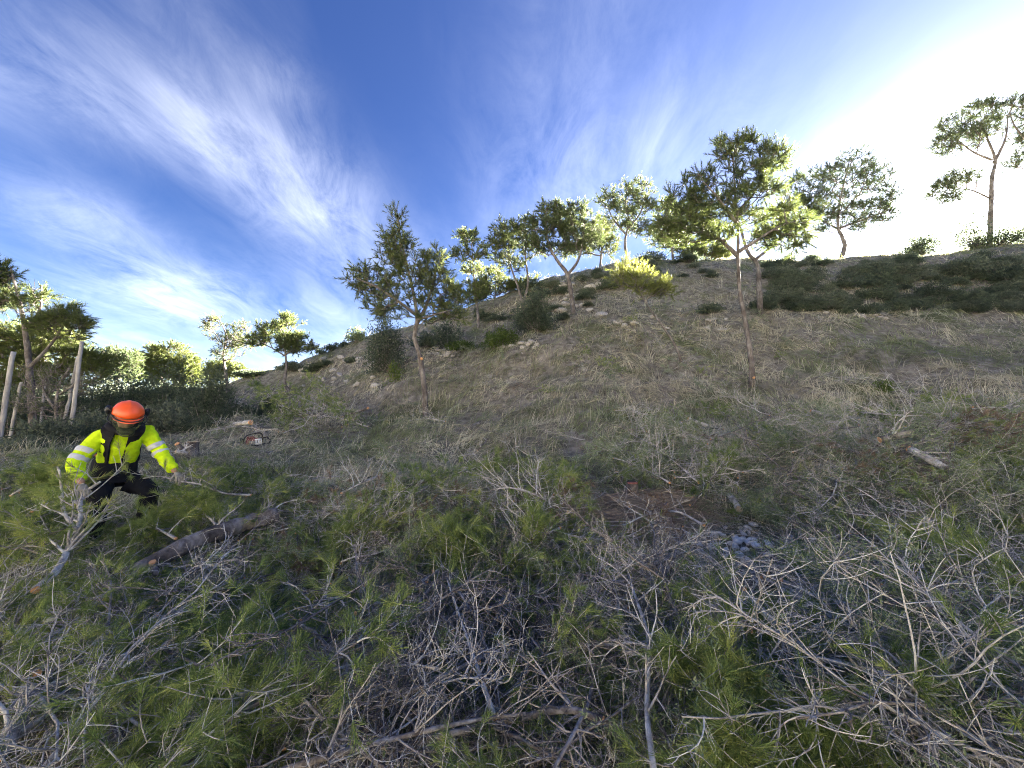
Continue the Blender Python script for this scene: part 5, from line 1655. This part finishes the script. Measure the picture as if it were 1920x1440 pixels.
def particular():
    rg, lg = JO['rgrip'], JO['lgrip']
    rY, lY = float(rg[1]), float(lg[1])
    custom('held_pine_branch', 'thick pale-barked pine branch with sawn butt, lifted by the worker right hand',
           [(68, 1106, 2.75), (104, 1072, 2.85), (132, 1022, 3.05), (150, 975, rY - 0.2), pt(rg), (188, 903, rY + 0.05)], 0.026, 0.010, 1, 15, 0.42, tuft=0.30, bark='twig', sides=10, surf=0.42)
    custom('held_pine_branch', 'forked grey branch with green tips gripped in worker left hand',
           [(470, 928, lY + 0.25), (420, 925, lY + 0.15), (375, 908, lY + 0.05), pt(lg), (300, 893, lY - 0.08), (268, 897, lY - 0.12)], 0.012, 0.005, 2, 16, 0.26, tuft=0.30, bark='twig')
    custom('upright_pine_shoot', 'crooked pale pine shoot tipped with a yellow-green tuft beside worker right arm',
           [(146, 995, 3.15), (122, 965, 3.2), (116, 925, 3.25), (113, 890, 3.3), (104, 868, 3.3)], 0.014, 0.006, 3, 5, 0.15, tuft=0.7, bark='twig', cut=False)
    custom('fallen_trunk', 'brown fallen pine trunk lying in front of worker with a round sawn knot',
           [(236, 1082, 3.0), (300, 1048, 3.1), (380, 1008, 3.4), (450, 985, 3.75), (520, 965, 4.1)], 0.062, 0.075, 4, 8, 0.35, tuft=0.2, bark='bark', cat='log', sides=14, surf=0.30)
    custom('log', 'grey sawn log half buried in right-hand brush with orange face',
           [(1706, 842, 4.5), (1745, 862, 4.4), (1780, 882, 4.3)], 0.036, 0.030, 5, 4, 0.3, bark='twig', cat='log', sides=12, surf=0.40)
    custom('log', 'short sawn pine log deep in brush left of the half-buried grey log',
           [(1650, 825, 4.75), (1690, 815, 5.1), (1720, 806, 5.4)], 0.036, 0.03, 6, 3, 0.3, bark='bark', cat='log', sides=12, surf=0.40)
    custom('dead_branch', 'long dark weathered branch reaching in from right picture edge',
           [(1925, 1122, 2.5), (1850, 1132, 2.55), (1740, 1158, 2.7), (1640, 1172, 2.85), (1550, 1190, 2.95)], 0.016, 0.006, 7, 14, 0.38, bark='twig_dark', curl=0.08, surf=0.46)
    custom('dead_branch', 'pale grey branch fanning into long curved twigs at lower right',
           [(1620, 1287, 1.95), (1690, 1310, 1.92), (1780, 1350, 1.85), (1880, 1395, 1.75), (1960, 1440, 1.7)], 0.012, 0.007, 8, 18, 0.5, bark='twig', curl=0.05, surf=0.48)
    custom('dead_branch', 'second pale branch with sweeping twigs just under the fanning one',
           [(1640, 1300, 1.9), (1700, 1345, 1.8), (1740, 1395, 1.7), (1800, 1460, 1.6)], 0.010, 0.006, 9, 12, 0.42, bark='twig', curl=0.05, surf=0.48)
    custom('dead_branch', 'upright grey branch leaning across the dark tangle below the stump',
           [(1228, 1460, 1.55), (1213, 1330, 1.75), (1216, 1200, 2.05), (1195, 1130, 2.3), (1178, 1080, 2.5)], 0.011, 0.007, 10, 10, 0.28, bark='twig', surf=0.48)
    custom('dead_branch', 'straight reddish-grey stick slanting over the dark tangle',
           [(928, 1345, 1.8), (895, 1250, 2.05), (865, 1165, 2.35), (838, 1085, 2.7)], 0.010, 0.005, 11, 6, 0.2, bark='twig', curl=0.05, surf=0.48)
    custom('dead_branch', 'thick brown bough lying along the bottom of the dark tangle',
           [(480, 1462, 1.65), (640, 1410, 1.72), (760, 1380, 1.78), (880, 1352, 1.85), (985, 1338, 1.92)], 0.011, 0.006, 12, 12, 0.35, bark='twig_dark', curl=0.08, surf=0.46)
    custom('log', 'dark mossy log lying under the bough at the front of the tangle',
           [(1130, 1350, 1.95), (1060, 1330, 2.0), (960, 1350, 1.95), (800, 1385, 1.85)], 0.014, 0.011, 13, 3, 0.3, bark='twig_dark', cat='log', sides=10, surf=0.42)
    custom('log', 'big scaly pale pine log in bottom left corner with bright orange sawn face',
           [(-22, 1428, 1.62), (8, 1400, 1.68), (38, 1345, 1.85), (52, 1290, 2.05)], 0.042, 0.030, 14, 7, 0.35, bark='twig', cat='log', sides=12, surf=0.40)
    for i, (u, v, Y, u2, v2, Y2, r, lab) in enumerate([
            (110, 1225, 2.35, 190, 1225, 2.5, 0.022, 'sawn branch butt pointing left above corner log'),
            (70, 1262, 2.25, 100, 1240, 2.45, 0.018, 'small sawn branch butt just below the left-pointing one'),
            (88, 1165, 2.5, 150, 1140, 2.7, 0.020, 'brown sawn butt under the held thick branch'),
            (286, 1054, 2.95, 292, 1075, 3.05, 0.022, 'round orange knot sawn flush on the fallen trunk'),
            (208, 1220, 2.4, 260, 1205, 2.6, 0.013, 'thin yellow sawn stick among green needles'),
            (1386, 955, 4.4, 1368, 928, 4.7, 0.035, 'short grey log with yellow sawn face above white stones'),
            (1490, 838, 5.4, 1450, 858, 5.3, 0.014, 'pale snapped stick on the right heap'),
            (680, 1127, 2.55, 715, 1133, 2.6, 0.014, 'splintered pale wood piece in front of green heap'),
            (1520, 1285, 1.98, 1500, 1330, 1.9, 0.010, 'short snapped stick right of the bright pine sprig'),
            (1720, 1228, 2.2, 1690, 1248, 2.2, 0.012, 'pale broken branch stub in grey heap'),
            (1290, 785, 6.9, 1330, 800, 6.8, 0.035, 'orange-cut stump end at the edge of bare twig fan'),
            (1760, 838, 5.0, 1800, 832, 5.1, 0.03, 'small sawn log end in the hazy right heap'),
            (332, 832, 5.9, 345, 845, 6.0, 0.035, 'upright oval sawn face behind worker left arm'),
            (312, 848, 5.7, 322, 860, 5.8, 0.04, 'orange sawn face touching the worker left sleeve'),
            (330, 846, 5.6, 352, 850, 5.7, 0.025, 'small pale sawn end next to grey stump'),
            (690, 765, 9.0, 660, 775, 9.2, 0.035, 'sawn butt facing out of the green branch heap by the slope'),
            (470, 792, 9.0, 440, 795, 9.3, 0.06, 'grey log lying behind the chainsaw'),
            (1520, 770, 7.5, 1580, 785, 7.3, 0.03, 'grey-green log on heap near leaning pine foot'),
            (895, 845, 6.2, 915, 822, 6.4, 0.012, 'pale curved stick alone in hay')]):
        custom('sawn_branch' if r < 0.03 else 'log', lab, [(u, v, Y), ((u + u2) / 2, (v + v2) / 2, (Y + Y2) / 2), (u2, v2, Y2)], r, r * 0.9, 200 + i, 4 if r < 0.03 else 0, 0.18,
               bark='twig' if i % 3 else 'bark', cat='branch' if r < 0.03 else 'log', cutmat='cut_pale' if 'pale' in lab or 'yellow' in lab else 'cut', surf=0.36 if v > 930 and not 1340 < u < 1420 else (0.12 if v > 860 else 0.05))
    # fans of bare twigs on the slope
    for i, (pts, lab, n, ll) in enumerate([
            ([(1310, 905, 5.2), (1270, 870, 5.5), (1225, 835, 5.8), (1180, 812, 6.1)], 'silvery fan of bare branches right above the old stump', 22, 0.6),
            ([(1255, 905, 5.3), (1220, 885, 5.4), (1170, 865, 5.5)], 'lower silvery bare branch of the fan by the stump', 14, 0.45),
            ([(1065, 960, 4.3), (1010, 930, 4.5), (960, 915, 4.6), (920, 918, 4.7)], 'pale forked dead branch left of the old stump', 14, 0.45),
            ([(1050, 990, 3.9), (1000, 1010, 3.8), (960, 1030, 3.7)], 'whitish curly twigs over the green heap', 12, 0.45),
            ([(640, 925, 4.8), (690, 900, 5.0), (740, 880, 5.2)], 'grey twiggy branch at the left end of green heap', 12, 0.4),
            ([(690, 800, 9.2), (640, 785, 9.3), (590, 780, 9.4), (545, 790, 9.4)], 'grey twisted branch in front of the green heap near the saw', 14, 0.6),
            ([(1900, 790, 5.6), (1820, 785, 5.8), (1750, 775, 6.0), (1690, 770, 6.2)], 'long bleached branch on top of hazy right heap', 16, 0.6),
            ([(1700, 780, 6.2), (1640, 775, 6.4), (1590, 770, 6.6)], 'bleached stick on heap beside leaning pine foot', 8, 0.4),
            ([(835, 790, 9.6), (800, 785, 10.2), (760, 790, 10.2)], 'twiggy dead wood piled at bent pine foot', 14, 0.5),
            ([(1320, 985, 4.0), (1270, 960, 4.2), (1215, 965, 4.2), (1170, 985, 4.0)], 'thin grey branch lying over the brown mat below stump', 12, 0.4),
            ([(1290, 1010, 3.8), (1340, 1055, 3.5), (1400, 1110, 3.1), (1480, 1190, 2.7)], 'long straight grey stick crossing below white stones', 6, 0.3),
            ([(1330, 1100, 3.1), (1370, 1190, 2.6), (1440, 1270, 2.25), (1500, 1330, 2.0)], 'bent grey stick above bright pine sprig', 7, 0.3)]):
        custom('dead_branch', lab, pts, 0.013, 0.005, 300 + i, n, ll, bark='twig', curl=0.07, droop=0.0, surf=0.34 if pts[0][1] > 880 or pts[0][0] > 1650 else 0.12)
    # bright hanging pine sprigs close to the camera
    for i, (pts, lab) in enumerate([
            ([(1330, 1180, 2.0), (1380, 1250, 1.85), (1420, 1330, 1.72), (1460, 1400, 1.62)], 'bright yellow-green pine sprig hanging at the front, largest one'),
            ([(1280, 1200, 1.95), (1300, 1260, 1.85), (1330, 1310, 1.78)], 'bright pine sprig left of largest hanging one'),
            ([(1440, 1270, 1.85), (1490, 1340, 1.75), (1530, 1400, 1.65)], 'bright pine sprig right of largest hanging one'),
            ([(1500, 1395, 1.65), (1440, 1430, 1.58), (1400, 1470, 1.52)], 'bright pine sprig below largest hanging one')]):
        custom('hanging_pine_sprig', lab, pts, 0.009, 0.004, 340 + i, 15, 0.17, tuft=0.9, bark='twig', droop=-0.06, surf=0.46)
    for i, (pts, lab) in enumerate([
            ([(800, 1090, 2.9), (840, 1050, 3.1), (870, 1020, 3.3)], 'pale fresh-green sprig in the middle of heap'),
            ([(960, 1040, 3.3), (1000, 1010, 3.6), (1040, 985, 3.8)], 'olive pine sprig left of dark dry mat'),
            ([(330, 1010, 3.4), (290, 990, 3.6), (250, 985, 3.7)], 'vivid green pine bough at worker knees'),
            ([(420, 1000, 3.6), (380, 960, 3.8), (340, 945, 3.9)], 'vivid green pine bough right of worker legs'),
            ([(60, 960, 3.6), (100, 930, 3.7), (140, 925, 3.7)], 'green pine bough under worker right hand'),
            ([(20, 930, 3.9), (60, 905, 4.0), (90, 900, 4.1)], 'green pine bough at left edge of fresh heap'),
            ([(1640, 1040, 3.0), (1720, 1030, 3.1), (1820, 1010, 3.2)], 'long drooping pine bough on hazy right heap')]):
        custom('pine_bough', lab, pts, 0.012, 0.005, 360 + i, 18, 0.24 if pts[0][0] > 450 else 0.19, tuft=0.85, bark='twig', surf=0.36 if pts[0][0] > 450 else 0.10)
    # heap of green boughs by the saw, at the foot of the slope
    rng = np.random.default_rng(12)
    for i in range(16):
        u = rng.uniform(490, 660); v = rng.uniform(762, 800)
        p = ground_at(u, v, 0.25)[0]
        place_branch('green' if i % 4 else 'bare', (p[0], p[1], Hs(p[0], p[1]) + rng.uniform(0.05, 0.4)), rng.uniform(0, 6.28), rng.uniform(-0.1, 0.5), rng.uniform(0, 6), rng.uniform(0.9, 1.4),
                     'green pine branch in the small heap beyond the chainsaw' if i % 4 else 'bare branch in the small heap beyond the chainsaw', 'green branches beyond the saw' if i % 4 else 'bare branches beyond the saw', rng)


particular()


# ------------------------------------------------------------------ stumps, stones, chainsaw
def stump(u, v, r, h, lab, cutc, seed, tilt=(0, 0)):
    rng = np.random.default_rng(seed)
    g = gnd(u, v)
    root = empty('tree_stump', g, lab, 'stump')
    mb = MB()
    z = np.array([-0.12, 0.0, h * 0.4, h * 0.8, h])
    pts = np.stack([tilt[0] * z, tilt[1] * z, z], 1)
    mb.tube(pts, r * np.array([1.6, 1.35, 1.05, 1.0, 0.97]), 14, rng.uniform(0.2, 0.7, 5), wob=0.10, rng=rng)
    mb.build('bole', M['bark'], root, True)
    t = MB(); t.tube(np.array([pts[-1] + [0, 0, -0.01], pts[-1] + [0, 0, 0.008]]), [r * 0.93, r * 0.90], 14, 0.5)
    t.build('sawn_top', M[cutc], root)
    return root


M['cut_red'] = plain_mat('old_cut_wood', (0.26, 0.10, 0.08), 0.85, 0, 0.3, 50)
stump(1181, 948, 0.065, 0.26, 'old pine stump with dull red sawn top in the matted needles', 'cut_red', 1, (0.05, -0.35))
stump(1160, 905, 0.045, 0.14, 'small mossy stump behind the old red-topped stump', 'cut_pale', 2)
stump(358, 862, 0.09, 0.28, 'pale grey stump behind worker left arm', 'cut_pale', 3)


def dry_mat():
    """matted brown needles and fibres over the root of the old stump and the dry sheaf below it"""
    rng = np.random.default_rng(33)
    mb = MB()
    for (u, v, yaw, sx, n) in ((1180, 975, -0.6, 0.9, 3600), (1250, 960, -0.5, 0.9, 2600), (1130, 1010, -0.9, 0.6, 2200), (1060, 985, 2.6, 0.6, 1200)):
        c = ground_at(u, v)[0]
        X = c[0] + rng.normal(0, 0.34 * sx, n); Y = c[1] + rng.normal(0, 0.26, n)
        Z = H(X, Y) + 0.16 * np.exp(-((X - c[0]) / 0.35) ** 2 - ((Y - c[1]) / 0.3) ** 2) + rng.uniform(0.0, 0.05, n)
        P = np.stack([X, Y, Z], 1)
        th = yaw + rng.normal(0, 0.5, n)
        D = unit(np.stack([np.cos(th), np.sin(th), rng.normal(-0.1, 0.25, n)], 1))
        mb.leaves(P, D, rng, 0.22, 0.005)
    o = mb.build('dry_needle_mat', M['dry_mat'])
    tag(o, 'matted brown dry needles spread around the old stump', 'needles', None, 'stuff')


M['dry_mat'] = foliage_mat('matted_dry_needles', (0.13, 0.102, 0.076), (0.27, 0.22, 0.168), (0.43, 0.365, 0.28), 0.2, 0.85)
dry_mat()


def white_stones():
    rng = np.random.default_rng(17)
    WHITE = []
    for k in range(3):
        me = rock_mesh(950 + k, 0.75); me.materials.clear(); me.materials.append(M['white_stone']); WHITE.append(me)
    for i in range(60):
        big = i < 38
        u = rng.normal(1402, 36) if big else rng.uniform(470, 540)
        v = rng.normal(1030, 20) if big else rng.uniform(1215, 1345)
        if i >= 50: u, v = rng.uniform(1340, 1500), rng.uniform(940, 1090)
        p = ground_at(u, v)[0]
        me = WHITE[rng.integers(3)] if big or i >= 50 else ROCKS[rng.integers(7)]
        o = bpy.data.objects.new('stone', me)
        s = rng.uniform(0.018, 0.058)
        o.scale = (s * 1.2, s, s * 0.8); o.rotation_euler = (rng.normal(0, 0.5), rng.normal(0, 0.5), rng.uniform(0, 6))
        o.location = (p[0], p[1], Hs(p[0], p[1]) + s * 0.7)
        col.objects.link(o)
        tag(o, 'white limestone in the bare gap right of old stump' if big else ('grey stone in the earthy hole of left heap' if i < 50 else 'loose white stone scattered around bare gap'), 'stone',
            'white stones in the gap' if big else ('stones in the left hole' if i < 50 else 'loose stones by the gap'))


white_stones()

M['saw_red'] = plain_mat('red_saw_housing', (0.13, 0.016, 0.016), 0.4, 0, 0.1, 30, 0.5)
M['saw_white'] = plain_mat('pale_grey_saw_cover', (0.62, 0.64, 0.66), 0.45, 0, 0.06, 30, 0.5)
M['steel'] = plain_mat('worn_steel', (0.16, 0.16, 0.17), 0.5, 0.6, 0.15, 40, 0.5)


def chainsaw():
    p = at(477, 822, 7.3)
    g = np.array([p[0], p[1], Hs(p[0], p[1])])
    root = empty('chainsaw', g + np.array([0, 0, 0.065]), 'dark red chainsaw with pale starter cover left standing in mown grass', 'chainsaw')
    root.rotation_euler = (0.0, -0.10, 0.42 )
    root.scale = (0.92,) * 3
    bm_obj('engine_housing', box_bm(0.25, 0.15, 0.13, (-0.02, 0.02, 0.09), 0.86), M['saw_red'], root, True, 0.022, 3)
    bm_obj('top_cover', box_bm(0.16, 0.12, 0.05, (-0.05, 0.02, 0.175), 0.72), M['saw_red'], root, True, 0.018, 3)
    bm_obj('starter_cover', box_bm(0.125, 0.03, 0.125, (0.095, -0.068, 0.075)), M['saw_white'], root, True, 0.010, 2)
    bm_obj('muffler', box_bm(0.10, 0.03, 0.09, (-0.015, -0.066, 0.06)), M['steel'], root, True, 0.010, 2)
    bm_obj('fuel_tank', box_bm(0.23, 0.13, 0.05, (-0.01, 0.02, 0.012)), M['black'], root, True, 0.012, 2)
    for x in (0.03, 0.075, 0.12):
        bm_obj('cooling_slot', box_bm(0.008, 0.008, 0.07, (x + 0.01, -0.084, 0.08)), M['black'], root)
    hd = MB(); hd.tube(spline([(-0.17, -0.05, 0.06), (-0.155, -0.065, 0.15), (-0.09, -0.075, 0.225), (0.05, -0.07, 0.255), (0.145, -0.05, 0.245), (0.155, 0.03, 0.15), (0.14, 0.05, 0.06)], 26), 0.014, 8, 0.5)
    hd.build('front_handle', M['black'], root, True)
    gd = MB(); gd.tube(spline([(-0.20, -0.10, 0.10), (-0.215, -0.03, 0.17), (-0.215, 0.06, 0.17), (-0.20, 0.10, 0.11)], 12), 0.010, 6, 0.5); gd.build('hand_guard', M['black'], root, True)
    rh = MB(); rh.tube(spline([(0.10, 0.05, 0.14), (0.19, 0.05, 0.15), (0.28, 0.05, 0.11), (0.27, 0.05, 0.03), (0.16, 0.05, 0.01), (0.10, 0.05, 0.02)], 22), 0.016, 8, 0.5); rh.build('rear_handle', M['black'], root, True)
    bar = bmesh.new()
    vs = []
    for yy in (0.090, 0.096):
        ring = []
        for a in np.linspace(-math.pi / 2, math.pi / 2, 9):
            ring.append(bar.verts.new((-0.36 - 0.034 * math.cos(a), yy, 0.055 + 0.034 * math.sin(a))))
        ring = [bar.verts.new((-0.05, yy, 0.021))] + ring + [bar.verts.new((-0.05, yy, 0.089))]
        vs.append(ring); bar.faces.new(ring if yy > 0.093 else ring[::-1])
    for i in range(len(vs[0])):
        j = (i + 1) % len(vs[0]); bar.faces.new((vs[0][i], vs[0][j], vs[1][j], vs[1][i]))
    bo = bm_obj('guide_bar', bar, M['steel'], root, False)
    ch = MB()
    path = [(-0.05, 0.093, 0.019)] + [(-0.36 - 0.037 * math.cos(a), 0.093, 0.055 + 0.037 * math.sin(a)) for a in np.linspace(-math.pi / 2, math.pi / 2, 9)] + [(-0.05, 0.093, 0.091)]
    ch.tube(np.array(path), 0.005, 4, 0.5); ch.build('chain', M['black'], bo)


chainsaw()
